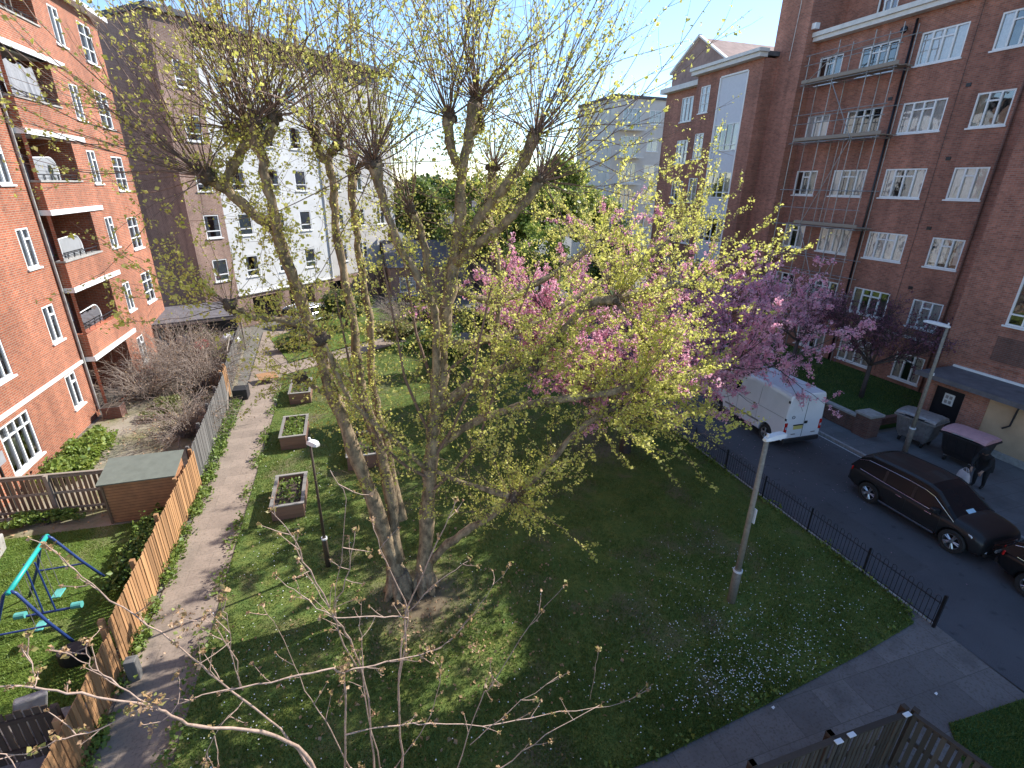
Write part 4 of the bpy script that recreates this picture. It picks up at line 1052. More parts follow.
car('parked_car', 'dark blue car parked beyond the far lawn behind the tree stems', 'car', 'carw', (4.6, 42.2, 0), R(60), L=4.2, H=1.45, permit=False)

# van, rear end towards the camera
vn = thing('panel_van', (0, 0, 0), 'white panel van parked at the kerb with its rear doors towards the camera', 'van')
def vprof(wd, zb, zt, k=1.0, rr=.16):
    return [(0, zb), (wd * .9, zb), (wd, zb + .08), (wd, .95), (wd * .985, 1.25), (wd * .93 * k, zt - rr), (wd * .90 * k, zt - rr * .4), (wd * .82 * k, zt), (wd * .4, zt + .02), (0, zt + .03)]
w = .98
S = [(-2.50, .97, .42, 2.14, 1), (-2.46, 1.0, .34, 2.20, 1), (-1.6, 1.0, .30, 2.24, 1), (-.3, 1.0, .30, 2.24, 1), (.6, 1.0, .30, 2.22, 1), (1.15, 1.0, .30, 2.12, .98), (1.6, .99, .30, 1.62, 1.0), (1.85, .98, .30, 1.28, 1.04), (2.2, .95, .32, 1.12, 1.05), (2.42, .86, .36, 1.0, 1.04), (2.5, .76, .42, .85, 1.03)]
def vp2(y, f, zb, zt, k):
    pr_ = vprof(w * f, zb, zt, k)
    return (y, [(x, min(z, zt)) for x, z in pr_])
bo = loft([vp2(*s) for s in S]).build('body', 'van', vn)
bm = bmesh.new(); bm.from_mesh(bo.data); bmesh.ops.recalc_face_normals(bm, faces=bm.faces); bm.to_mesh(bo.data); bm.free()
cut_arches(bo, (-1.55, 1.62), .41, w)
for p_ in bo.data.polygons: p_.use_smooth = False
MB().box(-.7, .7, -2.3, 2.2, .25, .9).build('underbody', 'black', vn)
MB().box(-.93, .93, -2.58, -2.3, .30, .47).build('rear_bumper', 'blackp', vn, bevel=.03)
MB().tube([(0, -2.511, .5), (0, -2.505, 1.2), (0, -2.505, 2.1)], .01, 4).build('door_seam', 'black', vn)
for s in (1, -1):
    MB().box(s * .90 - .06, s * .90 + .06, -2.535, -2.45, .72, 1.12).build('tail_light', 'red', vn, bevel=.02)
    MB().box(s * .90 - .045, s * .90 + .045, -2.538, -2.53, .86, .96).build('indicator', 'lens', vn)
    MB().obox((s * .94, 1.05, 1.3), (s * .22, 0, 0), (0, .12, 0), (0, 0, .3)).build('door_mirror', 'blackp', vn)
    tr = MB(); sx = s * (w + .004)
    for z in (.62,): tr.box(min(sx, sx + s * .012), max(sx, sx + s * .012), -1.1, 1.1, z, z + .07)
    tr.tube([(s * .975, -2.4, 1.28), (s * .975, .4, 1.28)], .009, 4); tr.tube([(s * .99, -.9, .45), (s * .975, -.9, 1.28), (s * .91, -.9, 2.05)], .008, 4)
    tr.tube([(s * .99, .35, .45), (s * .975, .35, 1.28), (s * .91, .35, 2.05)], .008, 4)
    tr.build('side_trim', 'steel', vn)
    MB().obox((s * .975, .5, 1.25), (0, .85, 0), (s * .012, 0, 0), (-s * .055, -.22, .6)).build('cab_window', 'autoglass', vn)
    for y in (-1.55, 1.62): wheel(vn, s * (w - .12), y, .34, s, 'steel', 8)
MB().obox((-.78, 1.22, 2.06), (1.56, 0, 0), (0, .55, -.66), (0, .02, .02)).build('windscreen', 'autoglass', vn)
MB().box(-.5, .0 - .04, -2.525, -2.505, .82, .96).build('number_plate', 'plate', vn)
MB().box(-.53, -.0 - .02, -2.522, -2.503, .97, 1.01).build('plate_lamp', 'blackp', vn)
MB().box(.03, .17, -2.53, -2.5, 1.02, 1.12).build('door_handle', 'blackp', vn)
rg = MB(); rg.tube([(-.62 + .07 * math.cos(a), -2.52, 1.33 + .055 * math.sin(a)) for a in [i * math.pi / 8 for i in range(17)]], .010, 5, cap=False); rg.build('badge_ring', 'blackp', vn)
for x, z in ((.5, .60), (-.55, .60)): MB().box(x, x + .22, -2.513, -2.503, z, z + .04).build('badge_text', 'steel', vn)
for s in (1, -1):
    for z in (.7, 1.2, 1.9): MB().box(s * .955 - .012, s * .955 + .012, -2.51, -2.43, z, z + .09).build('door_hinge', 'blackp', vn)
vn.location = (17.1, 16.4, 0); vn.rotation_euler = (0, 0, R(-1)); vn.scale = (.97, .97, 1.10)

# ---------------------------------------------------------------- scaffolding
sf = thing('scaffold', (27.3, 24.6, 0), 'steel tube scaffolding with three board decks standing against the red brick flats', 'scaffolding')
for y in (21.95, 23.4, 25.5, 27.4):
    for x in (26.75, 27.7): MB().tube([(x, y, .16), (x, y, 17.6 if y < 27 else 17.2)], .024, 6).build('standard', 'steel', sf)
for z in (2.5, 4.2, 5.2, 6.2, 7.95, 8.95, 9.95, 12.6, 13.6, 14.1, 15.7, 16.7, 17.2):
    for x in (26.7, 27.74) if z not in (8.95, 13.6, 16.7) else (26.7,): MB().tube([(x, 21.75, z), (x, 27.6, z)], .022, 6).build('ledger', 'steel', sf)
for z in (4.2, 7.95, 12.6, 15.7):
    for y in (21.95, 23.4, 25.5, 27.4): MB().tube([(26.5, y + .05, z - .05), (27.9, y + .05, z - .05)], .022, 6).build('transom', 'steel', sf)
for z, y0, y1 in ((8.02, 21.7, 26.0), (12.67, 21.7, 27.3), (15.77, 21.7, 27.6)):
    for i in range(4): MB().box(26.76 + .235 * i, 26.76 + .235 * i + .225, y0 + random.uniform(-.15, .1), y1 + random.uniform(-.1, .15), z, z + .04).build('deck_board', 'rail_pale', sf)
    MB().box(26.68, 26.71, y0, y1, z + .02, z + .2).build('toe_board', 'rail_pale', sf)
for a, b in (((26.68, 23.4, 12.6), (26.68, 25.5, 8.0)), ((26.68, 25.5, 15.7), (26.68, 23.4, 12.6)), ((26.68, 21.95, 8), (26.68, 23.4, 4.2)), ((26.68, 25.5, 8), (26.68, 23.4, 4.2)), ((26.68, 27.4, 4.2), (26.68, 25.5, .2)), ((26.68, 27.4, 15.7), (26.68, 25.5, 17))):
    MB().tube([a, b], .022, 6).build('brace', 'steel', sf)
for y in (24.1, 24.4): MB().tube([(26.95, y, 8.1), (27.1, y, 13.7)], .02, 6).build('ladder_rail', 'steel', sf)

# ---------------------------------------------------------------- clutter in the far garden
ln_ = thing('lean_to_shelter', (-8.6, 34, 0), 'low flat roofed lean-to sheltering garden clutter at the end of the garden', 'shelter')
MB().obox((-11.0, 32.6, 2.15), (4.4, 1.3, .05), (-.9, 3.0, .3), (0, 0, .09)).build('roof', 'slate', ln_)
MB().obox((-11.05, 32.5, 2.02), (4.45, 1.3, .05), (0, .03, 0), (0, 0, .12)).build('fascia', 'rail_pale', ln_)
for x, y in ((-10.9, 32.7), (-8.8, 33.3), (-6.75, 33.9)): MB().box(x, x + .09, y, y + .09, 0, 2.1).build('post', 'rail_pale', ln_)
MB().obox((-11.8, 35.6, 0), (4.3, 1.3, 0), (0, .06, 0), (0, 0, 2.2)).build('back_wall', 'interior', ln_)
def lump(name, loc, r, mat, label, cat, sq=(1, 1, .8), seed=1):
    bm = bmesh.new(); bmesh.ops.create_icosphere(bm, subdivisions=3, radius=r)
    rr = random.Random(seed); ph = [rr.uniform(0, 6) for _ in range(6)]
    for v in bm.verts:
        c = v.co; f = 1 + .13 * math.sin(c.x * 6 / r * .6 + ph[0]) * math.cos(c.y * 5 / r * .6 + ph[1]) + .08 * math.sin(c.z * 9 / r * .6 + ph[2] + c.x * 7)
        v.co = Vector((c.x * sq[0] * f, c.y * sq[1] * f, c.z * sq[2] * f))
    me = bpy.data.meshes.new(name); bm.to_mesh(me); bm.free(); me.materials.append(M[mat]); me.shade_smooth()
    o = bpy.data.objects.new(name, me); col.objects.link(o); o.location = loc; return tag(o, label, cat)
lump('covered_bundle', (-7.2, 32.7, 1.0), .55, 'whitebag', 'big rounded bundle under white plastic by the lean-to', 'bundle')
lump('garden_bag', (-8.75, 32.6, .7), .5, 'redcloth', 'red plastic bag heaped in front of the lean-to', 'bag', (1, 1, 1.0), 2)
lump('garden_bag', (-8.0, 32.3, .6), .42, 'pinkcloth', 'dusty pink sack between the red and white bundles', 'bag', seed=3)
lump('garden_bag', (-9.9, 33.4, 1.0), .42, 'tarp', 'grey sack under the left end of the lean-to', 'bag', seed=4)
t_ = thing('planter_box', (-10.7, 24.75, 0), 'small dark brick planter box against the left building', 'planter')
MB().box(-11.0, -10.3, 24.6, 25.2, 0, .55).build('walls', 'brick_low', t_); MB().box(-10.95, -10.35, 24.65, 25.15, .5, .57).build('soil', 'soil', t_)
MB_ = MB().obox((-5.0, 27.2, .25), (.9, .25, .0), (-.3, .8, .06), (0, 0, .05)); tag(MB_.build('timber_board', 'fence_new'), 'loose pale plywood board lying at the far end of the path', 'board')
cr = MB().box(-5.95, -5.3, 25.3, 26.0, .03, .55); tag(cr.build('crate', 'blackp', bevel=.02), 'dark open crate beside the path by the grey fence', 'crate')
wh = MB().obox((-10.55, 14.6, .02), (.5, .3, .0), (-.1, .6, 0), (.05, .02, .55)); tag(wh.build('rubble_block', 'concrete', bevel=.05), 'pale upright slab leaning at the end of the slatted fence', 'slab')
sl_ = MB().obox((-6.9, 8.75, .03), (.5, .1, 0), (-.06, .16, 0), (.1, .25, .75)); tag(sl_.build('stone_slab', 'concrete', bevel=.03), 'pale slab leaning behind the dark fence on the patio', 'slab')
dk = MB()
dk.prism([(-6.6 + .3 * math.cos(a), 10.6 + .22 * math.sin(a)) for a in [i * math.pi / 8 for i in range(16)]], .03, .38); tag(dk.build('garden_tub', 'blackp', bevel=.04), 'round black tub on the garden lawn beside the orange fence', 'tub')
for i, (x, y, lab) in enumerate(((-4.05, 11.1, 'white paper scrap on the garden path near the lawn edge'), (7.42, 5.12, 'white paper scrap on the grey paving at the lawn edge'), (11.0, 4.35, 'tiny litter scrap on the grey paving near the road'))):
    m_ = MB(); m_.face([(x, y, .07), (x + .06, y + .02, .08), (x + .055, y + .055, .09), (x - .01, y + .05, .075)]); tag(m_.build('litter', 'white'), lab, 'litter', 'litter scraps')
sg = thing('estate_sign', (-11.2, 17.7, 0), 'small dark notice on a post by the corner of the left building', 'sign')
MB().box(-11.0, -10.94, 17.7, 17.76, 0, 2.0).build('post', 'black', sg); MB().box(-10.93, -10.9, 17.4, 18.0, 1.6, 2.0).build('board', 'tarp', sg)

# ---------------------------------------------------------------- the person by the bins
def person():
    J = {}; E_ = []; Rr = []
    V = []
    def add(p, r, parent=None):
        V.append(Vector(p)); Rr.append(r)
        if parent is not None: E_.append((parent, len(V) - 1))
        return len(V) - 1
    # local: facing -y, bending forward
    pel = add((0, .12, .92), .155)
    sp = add((0, .02, 1.10), .15, pel); ch = add((0, -.14, 1.27), .165, sp); sh_ = add((0, -.24, 1.37), .13, ch); nk = add((0, -.32, 1.44), .062, sh_); hd = add((0, -.39, 1.50), .085, nk); ht = add((0, -.44, 1.62), .09, hd)
    for s in (1, -1):
        hp = add((s * .1, .12, .88), .115, pel); kn = add((s * .12, .02 + .04 * s, .50), .078, hp); an = add((s * .12, .12 + .05 * s, .10), .05, kn); to = add((s * .13, -.08 + .05 * s, .05), .045, an)
        s1 = add((s * .17, -.22, 1.35), .075, sh_); el = add((s * .23, -.34, 1.08), .052, s1); wr = add((s * .15, -.52, .90), .036, el); pm = add((s * .14, -.58, .83), .036, wr)
        for q, (dx, l) in enumerate(((-.03, .065), (-.01, .075), (.01, .07), (.03, .055))):
            a = add((s * .14 + dx, -.61, .79), .010, pm); add((s * .14 + dx, -.60, .79 - l), .008, a)
        a = add((s * .14 - s * .04, -.60, .82), .011, pm); add((s * .14 - s * .05, -.62, .78), .009, a)
    me = bpy.data.meshes.new('person'); me.from_pydata(V, E_, []); o = bpy.data.objects.new('person', me); col.objects.link(o)
    md = o.modifiers.new('skin', 'SKIN'); sv = me.skin_vertices[0].data
    for i, r in enumerate(Rr): sv[i].radius = (r, r)
    sv[0].use_root = True
    sb = o.modifiers.new('sub', 'SUBSURF'); sb.levels = 2; sb.render_levels = 2
    bpy.context.view_layer.update()
    m2 = bpy.data.meshes.new_from_object(o.evaluated_get(bpy.context.evaluated_depsgraph_get())); o.modifiers.clear(); o.data = m2
    m2.materials.clear(); m2.materials.append(M['cloth']); m2.materials.append(M['skin'])
    for p in m2.polygons:
        c = p.center
        if (c.z > 1.46 and c.y < -.3) or (c.y < -.52 and c.z < .93): p.material_index = 1
        p.use_smooth = True
    # hair cap and coat as children
    hr = lump('hair', (0, -.405, 1.60), .125, 'cloth', None, None, (.95, 1.05, .95), 5); hr.parent = o
    ct = MB(); n = 20
    for z, y, rx, ry in ((1.40, -.22, .20, .15), (1.25, -.10, .235, .19), (1.08, .04, .23, .19), (.9, .12, .24, .2), (.72, .13, .25, .21)):
        ct.v += [(rx * math.cos(2 * math.pi * i / n), y + ry * math.sin(2 * math.pi * i / n) * (1 + .05 * math.sin(i * 3)), z + .02 * math.sin(i * 2)) for i in range(n)]
    for k in range(4):
        for i in range(n): ct.f.append((k * n + i, k * n + (i + 1) % n, (k + 1) * n + (i + 1) % n, (k + 1) * n + i))
    co = ct.build('coat', 'cloth', o, smooth=True)
    fc = MB()
    for s in (1, -1): fc.cyl((s * .032, -.505, 1.585), .012, -.008, 8, (0, 1, .3))
    fc.tube([(0, -.50, 1.585), (0, -.525, 1.55), (0, -.50, 1.545)], [.01, .016, .01], 6); fc.box(-.025, .025, -.505, -.49, 1.515, 1.522)
    fc.build('face_features', 'bark_dark', o)
    return o
pe = person(); tag(pe, 'person in black coat bending forward beside the pink lidded bin', 'person')
pe.location = (20.75, 9.65, .1); pe.rotation_euler = (0, 0, R(-80))
bg = thing('carrier_bag', (0, 0, 0), 'pale carrier bag held out by the person in black', 'bag')
o = MB(); n = 16
for z, a, c in ((.05, .16, .09), (.10, .2, .13), (.3, .21, .14), (.5, .19, .1), (.62, .15, .04)):
    o.v += [(a * math.cos(2 * math.pi * i / n) * (1 + .08 * math.sin(i * 5 + z * 20)), c * math.sin(2 * math.pi * i / n), z) for i in range(n)]
for k in range(4):
    for i in range(n): o.f.append((k * n + i, k * n + (i + 1) % n, (k + 1) * n + (i + 1) % n, (k + 1) * n + i))
o.f.append(tuple(reversed(range(n))))
o.build('sack', 'bag', bg, smooth=True)
for s in (1, -1): MB().tube([(-.1, s * .03, .6), (-.04, s * .02, .72), (.04, s * .02, .72), (.1, s * .03, .6)], .008, 5).build('handle', 'bag', bg)
bg.location = (20.1, 9.78, .22); bg.rotation_euler = (0, 0, R(60)); bg.scale = (1.25, 1.25, 1.0)
# ---------------------------------------------------------------- tree tools
class Thin:
    """many thin three sided tubes gathered with numpy"""
    def __init__(s): s.v = []; s.f = []; s.n = 0
    def add(s, pts, r0, r1, k=3):
        pts = np.asarray(pts); m = len(pts)
        t = np.gradient(pts, axis=0); t /= np.linalg.norm(t, axis=1)[:, None] + 1e-9
        ref = np.array([.31, .52, .79]); a = np.cross(t, ref); a /= np.linalg.norm(a, axis=1)[:, None] + 1e-9; b = np.cross(t, a)
        r = np.linspace(r0, r1, m)[:, None, None]; ang = 2 * np.pi * np.arange(k) / k
        ring = pts[:, None, :] + r * (a[:, None, :] * np.cos(ang)[None, :, None] + b[:, None, :] * np.sin(ang)[None, :, None])
        s.v.append(ring.reshape(-1, 3)); i = np.arange(m - 1)[:, None] * k; j = np.arange(k)[None, :]; j2 = (j + 1) % k
        s.f.append(np.stack([i + j, i + j2, i + j2 + k, i + j + k], -1).reshape(-1, 4) + s.n); s.n += m * k
    def build(s, name, mat, parent=None):
        o = np_mesh(name, np.concatenate(s.v), np.concatenate(s.f), mat, parent); o.data.shade_smooth(); return o

def unit(v): return v / (np.linalg.norm(v) + 1e-9)

def wander(p, d, L, n, up=.0, jit=.12, droop=0):
    pts = [np.array(p, float)]; d = unit(np.array(d, float))
    for i in range(n):
        d = unit(d + rng.normal(0, jit, 3) * .5 + np.array([0, 0, up / n - droop * (i / n) / n]))
        pts.append(pts[-1] + d * L / n)
    return np.array(pts)

LIMBS={
 'S1':[ (0.44,10.60,-0.12,0.270),(0.35,10.60,1.09,0.200),(-0.12,10.60,3.53,0.165),(-0.50,10.70,5.21,0.145),(-0.77,10.80,6.81,0.130),(-1.02,10.90,7.95,0.120),(-1.29,11.00,9.07,0.110),(-1.59,11.00,9.38,0.100),(-1.98,11.00,9.80,0.095),(-1.84,11.00,10.22,0.090),(-1.49,11.00,10.68,0.085),(-1.50,11.00,10.92,0.110) ],
 'S1a':[ (-1.98,11.00,9.80,0.090),(-2.14,10.90,9.95,0.080),(-2.23,10.80,10.04,0.100) ],
 'S1b':[ (-1.02,10.90,7.95,0.100),(-1.16,10.70,8.67,0.095),(-1.19,10.60,9.22,0.090),(-1.23,10.50,9.83,0.085),(-1.27,10.50,10.41,0.085),(-1.34,10.50,10.57,0.080),(-1.25,10.50,10.91,0.100) ],
 'S1c':[ (-1.32,10.50,10.51,0.080),(-1.08,10.60,10.77,0.080),(-1.00,10.60,11.03,0.100) ],
 'S1d':[ (-1.49,11.00,10.68,0.070),(-1.72,11.20,10.76,0.080),(-1.81,11.30,10.86,0.090) ],
 'S3':[ (0.47,10.60,1.06,0.170),(0.36,11.00,3.49,0.140),(0.05,11.30,5.15,0.120),(0.01,11.40,6.11,0.100),(-0.05,11.60,7.53,0.095),(-0.18,11.70,8.85,0.090),(-0.16,11.80,9.79,0.085),(-0.17,11.80,10.43,0.080),(0.01,11.80,10.66,0.100) ],
 'S3a':[ (-0.16,11.80,10.30,0.070),(-0.37,11.90,10.54,0.080),(-0.40,11.90,10.90,0.090) ],
 'S4':[ (0.66,10.80,2.10,0.130),(0.42,11.60,4.27,0.110),(0.25,11.90,5.51,0.090),(0.35,12.00,6.66,0.085),(0.28,12.20,8.11,0.080),(0.22,12.30,9.09,0.075),(0.29,12.30,10.19,0.100) ],
 'S5':[ (1.48,10.70,4.03,0.100),(1.60,10.20,6.92,0.085),(1.50,10.00,7.79,0.080),(1.00,9.90,8.74,0.075),(0.73,9.90,9.61,0.070),(0.60,9.90,10.29,0.130) ],
 'D':[ (1.05,10.50,-0.33,0.240),(1.14,10.50,0.98,0.200),(1.29,10.50,2.77,0.180),(1.48,10.50,4.40,0.165),(1.70,10.50,5.64,0.155),(1.83,10.60,7.01,0.145),(2.04,10.70,8.07,0.140),(2.22,10.80,8.74,0.130),(2.34,10.80,10.11,0.100),(2.13,10.80,10.64,0.090),(2.13,10.80,11.17,0.120) ],
 'Db':[ (2.34,10.80,10.11,0.100),(2.54,10.90,10.93,0.100),(2.69,10.90,11.50,0.130) ],
 'Db2':[ (2.54,10.90,10.80,0.070),(2.82,11.10,11.12,0.090) ],
 'Dc':[ (2.22,10.80,8.68,0.120),(2.42,10.70,8.97,0.110),(2.95,10.50,9.69,0.105),(3.43,10.30,10.30,0.100),(3.69,10.20,10.87,0.140) ],
 'Dd':[ (2.20,10.70,8.44,0.110),(2.41,10.40,8.72,0.100),(2.90,10.10,9.14,0.090),(3.31,9.90,9.55,0.080),(3.67,9.80,10.06,0.100) ],
 'De':[ (2.79,10.30,9.03,0.080),(3.03,11.00,9.58,0.075),(3.15,11.30,10.31,0.100) ],
 'Df':[ (1.79,10.60,7.01,0.090),(1.64,10.90,8.05,0.080),(1.52,11.20,9.10,0.075),(1.34,11.30,9.46,0.100) ],
 'Dg':[ (2.65,10.60,4.72,0.060),(3.24,11.00,7.52,0.055),(3.07,11.40,9.56,0.060) ],
 'R1':[ (1.59,10.50,5.16,0.110),(2.55,10.20,5.96,0.100),(3.62,9.90,6.44,0.090),(4.26,9.80,6.99,0.085),(4.88,9.70,7.62,0.080),(5.42,9.60,7.70,0.110) ],
 'R1a':[ (3.62,9.90,6.44,0.070),(3.65,9.60,6.40,0.100) ],
 'R1b':[ (4.88,9.70,7.62,0.070),(6.66,10.20,7.75,0.070),(8.05,10.60,7.74,0.090) ],
 'R2':[ (1.50,10.50,4.13,0.090),(2.73,10.00,5.12,0.085),(3.86,9.50,5.52,0.080),(5.04,9.20,5.68,0.070),(5.87,9.10,5.84,0.100) ],
 'R3':[ (1.30,10.40,1.02,0.110),(1.86,10.10,1.81,0.100),(2.45,9.90,2.31,0.090),(3.31,9.60,3.12,0.080),(3.96,9.30,4.09,0.070),(4.73,9.20,4.98,0.065),(5.32,9.10,5.37,0.090) ],
 'R3a':[ (1.37,10.40,3.67,0.060),(2.22,9.90,3.41,0.055),(3.10,9.40,3.24,0.090) ],
 'R5':[ (2.03,10.70,7.86,0.090),(3.36,11.40,7.43,0.080),(5.12,12.00,7.98,0.070),(6.39,12.40,8.66,0.100) ],
 'R6':[ (1.82,10.60,6.67,0.080),(3.91,11.50,6.62,0.080),(7.07,12.40,7.86,0.070),(9.13,12.80,8.72,0.100) ],
 'L1':[ (1.32,10.40,3.68,0.060),(0.51,10.00,4.85,0.055),(-0.12,9.80,5.73,0.050),(-0.43,9.70,6.47,0.050),(-0.61,9.60,7.26,0.055) ],
 'L2':[ (-0.23,10.80,5.85,0.060),(-0.67,10.40,6.92,0.055),(-1.00,10.20,7.41,0.050),(-1.56,10.00,7.63,0.050),(-1.86,9.90,7.75,0.045),(-2.06,9.80,7.93,0.070) ],
 'L3':[ (0.05,11.20,5.19,0.050),(-0.66,10.70,5.70,0.045),(-1.17,10.40,6.26,0.070) ],
}

TWIGS={
 'a':[ (-0.109,4.600,2.034,0.0150),(0.027,4.600,2.654,0.0150),(0.059,4.500,4.088,0.0120),(0.193,4.400,5.070,0.0105),(0.257,4.400,5.577,0.0090),(0.611,4.300,6.530,0.0067),(0.814,4.300,6.986,0.0045) ],
 'b':[ (0.059,4.500,4.088,0.0105),(0.150,4.600,4.782,0.0090),(0.272,4.700,5.245,0.0090),(0.067,4.700,6.070,0.0060),(-0.027,4.800,6.557,0.0030) ],
 'c':[ (-0.166,4.400,2.414,0.0142),(-0.300,4.400,3.132,0.0120),(-0.273,4.300,4.482,0.0105),(-0.376,4.300,5.443,0.0090),(-0.478,4.200,5.899,0.0090),(-0.635,4.200,6.540,0.0067),(-0.753,4.200,6.975,0.0045),(-0.898,4.300,7.210,0.0023) ],
 'd':[ (-0.318,4.300,4.946,0.0090),(-0.478,4.200,5.899,0.0075),(-0.328,4.100,6.426,0.0053),(-0.183,4.100,6.981,0.0030) ],
 'e':[ (0.250,4.400,5.462,0.0075),(-0.097,4.300,5.683,0.0067),(-0.478,4.200,5.899,0.0060),(-0.778,4.300,6.177,0.0045),(-0.985,4.400,6.395,0.0023) ],
 'f':[ (-0.599,4.100,3.757,0.0120),(-0.476,4.100,4.977,0.0105),(-0.502,4.000,5.387,0.0097),(-0.830,3.900,5.573,0.0083),(-1.314,3.800,5.707,0.0067),(-1.668,3.700,5.822,0.0045),(-1.961,3.600,5.710,0.0023) ],
 'g':[ (-0.450,4.100,5.234,0.0090),(-0.043,4.200,5.118,0.0075),(0.459,4.300,4.983,0.0060),(0.712,4.400,4.977,0.0045),(1.105,4.500,5.306,0.0037),(1.506,4.600,5.722,0.0023) ],
 'h':[ (-0.764,3.700,4.122,0.0225),(-0.881,3.700,4.730,0.0180),(-1.163,3.600,5.335,0.0150),(-1.565,3.500,5.730,0.0120),(-1.717,3.400,6.099,0.0097),(-1.795,3.400,6.210,0.0090),(-2.117,3.300,6.575,0.0075),(-2.336,3.300,6.730,0.0067),(-2.601,3.300,6.850,0.0053) ],
 'i':[ (-1.795,3.400,6.210,0.0067),(-2.035,3.500,6.448,0.0053),(-2.114,3.500,6.644,0.0037),(-2.130,3.600,6.781,0.0023) ],
 'i2':[ (-2.114,3.500,6.644,0.0030),(-2.226,3.500,6.804,0.0015) ],
 'i3':[ (-2.336,3.300,6.730,0.0037),(-2.303,3.300,6.890,0.0030),(-2.371,3.400,6.985,0.0015) ],
 'j':[ (-1.795,3.400,6.210,0.0060),(-2.084,3.300,6.214,0.0053),(-2.294,3.200,6.302,0.0045),(-2.475,3.200,6.269,0.0037),(-2.620,3.100,6.449,0.0037) ],
 'k':[ (-0.835,3.900,3.991,0.0135),(-1.035,3.900,4.727,0.0105),(-1.349,3.900,5.434,0.0090),(-1.605,3.900,5.982,0.0075),(-1.817,3.900,6.442,0.0067),(-2.073,3.900,6.866,0.0053),(-2.219,3.900,7.205,0.0037),(-2.315,3.900,7.436,0.0023) ],
 'l':[ (-1.329,3.900,5.560,0.0053),(-1.367,3.900,6.204,0.0045),(-1.471,3.900,6.493,0.0030) ],
 'm':[ (-0.532,4.000,4.435,0.0090),(0.049,4.100,4.204,0.0075),(0.388,4.100,4.075,0.0067),(1.280,4.200,3.553,0.0060),(2.170,4.300,3.274,0.0053),(3.188,4.400,2.910,0.0037),(3.648,4.400,3.006,0.0023) ],
 'n':[ (0.643,4.000,3.175,0.0075),(0.995,4.100,4.239,0.0060),(1.144,4.100,4.437,0.0053),(1.679,4.300,5.015,0.0037),(2.159,4.400,5.417,0.0023) ],
 'n2':[ (1.145,4.100,4.352,0.0037),(1.120,4.100,4.856,0.0023) ],
 'o':[ (0.840,4.000,3.646,0.0053),(1.378,4.100,3.908,0.0045),(2.080,4.200,4.138,0.0023) ],
 'p':[ (2.619,4.300,3.331,0.0037),(2.647,4.300,3.903,0.0030),(2.737,4.400,4.129,0.0015) ],
 'q':[ (0.471,4.200,2.630,0.0090),(1.287,4.200,2.676,0.0075),(1.920,4.200,3.059,0.0060),(2.788,4.300,3.162,0.0045) ],
 'r':[ (-0.060,4.400,3.015,0.0060),(0.362,4.500,3.506,0.0053),(0.564,4.600,3.941,0.0037),(0.647,4.700,4.327,0.0023) ],
 's':[ (-0.561,4.200,3.578,0.0075),(-0.753,4.300,4.349,0.0060),(-0.916,4.400,4.766,0.0045),(-1.054,4.500,5.448,0.0030),(-1.179,4.500,5.970,0.0023) ],
 't':[ (-0.246,4.500,2.947,0.0083),(-0.326,4.600,4.111,0.0067),(-0.301,4.700,4.741,0.0053),(-0.279,4.800,5.186,0.0037),(-0.235,4.900,5.384,0.0023) ],
 'u':[ (-1.314,3.800,5.707,0.0045),(-1.300,3.800,6.173,0.0037),(-1.273,3.800,6.511,0.0030),(-1.279,3.800,6.734,0.0015) ],
 'v':[ (-0.478,4.200,5.899,0.0045),(-0.636,4.500,6.017,0.0037),(-0.792,4.600,6.365,0.0023) ],
 'w':[ (-0.679,2.900,5.037,0.0090),(-0.307,3.000,5.368,0.0075) ],
 'x':[ (0.255,4.400,5.548,0.0053),(0.641,4.500,5.811,0.0045),(1.015,4.600,5.919,0.0023) ],
 'y':[ (-0.273,3.400,8.052,0.0015),(-0.197,3.400,7.780,0.0023),(-0.298,3.500,7.159,0.0030),(-0.417,3.600,6.567,0.0037) ],
 'z':[ (-1.349,3.900,5.434,0.0045),(-1.565,3.700,5.327,0.0030),(-1.663,3.600,5.115,0.0023) ],
}


pt_ = thing('plane_tree', (.7, 10.6, 0), 'big multi stemmed pollarded plane tree with pale new leaves in the middle of the lawn', 'tree')
tk = MB()
def smoothpath(P):
    out = []; Q = [np.array(p) for p in P]; Q = [2 * Q[0] - Q[1]] + Q + [2 * Q[-1] - Q[-2]]
    for i in range(1, len(Q) - 2):
        for t in (0, .25, .5, .75):
            a, b, c, d = Q[i - 1], Q[i], Q[i + 1], Q[i + 2]
            out.append(.5 * ((2 * b) + (-a + c) * t + (2 * a - 5 * b + 4 * c - d) * t * t + (-a + 3 * b - 3 * c + d) * t ** 3))
    out.append(Q[-2]); return out
SC = 1.0
for key, P in LIMBS.items():
    pp = smoothpath(P)
    for i in range(1, len(pp) - 1): pp[i][:3] += rng.normal(0, .018, 3)
    tk.tube([p[:3] for p in pp], [max(.03, p[3] * (1 + .12 * math.sin(i * 1.9 + len(key)))) for i, p in enumerate(pp)], 10)
for a_, b_ in (((3.86, 9.5, 5.52), (4.9, 9.5, 5.5)), ((5.42, 9.6, 7.7), (6.4, 9.7, 6.6)), ((3.62, 9.9, 6.44), (4.3, 9.8, 6.8)), ((5.42, 9.6, 7.7), (5.9, 10.2, 7.6)), ((5.87, 9.1, 5.84), (6.9, 9.4, 5.6))):
    tk.tube([a_, tuple((p + q) / 2 + .06 for p, q in zip(a_, b_)), b_], [.06, .05, .05], 8)
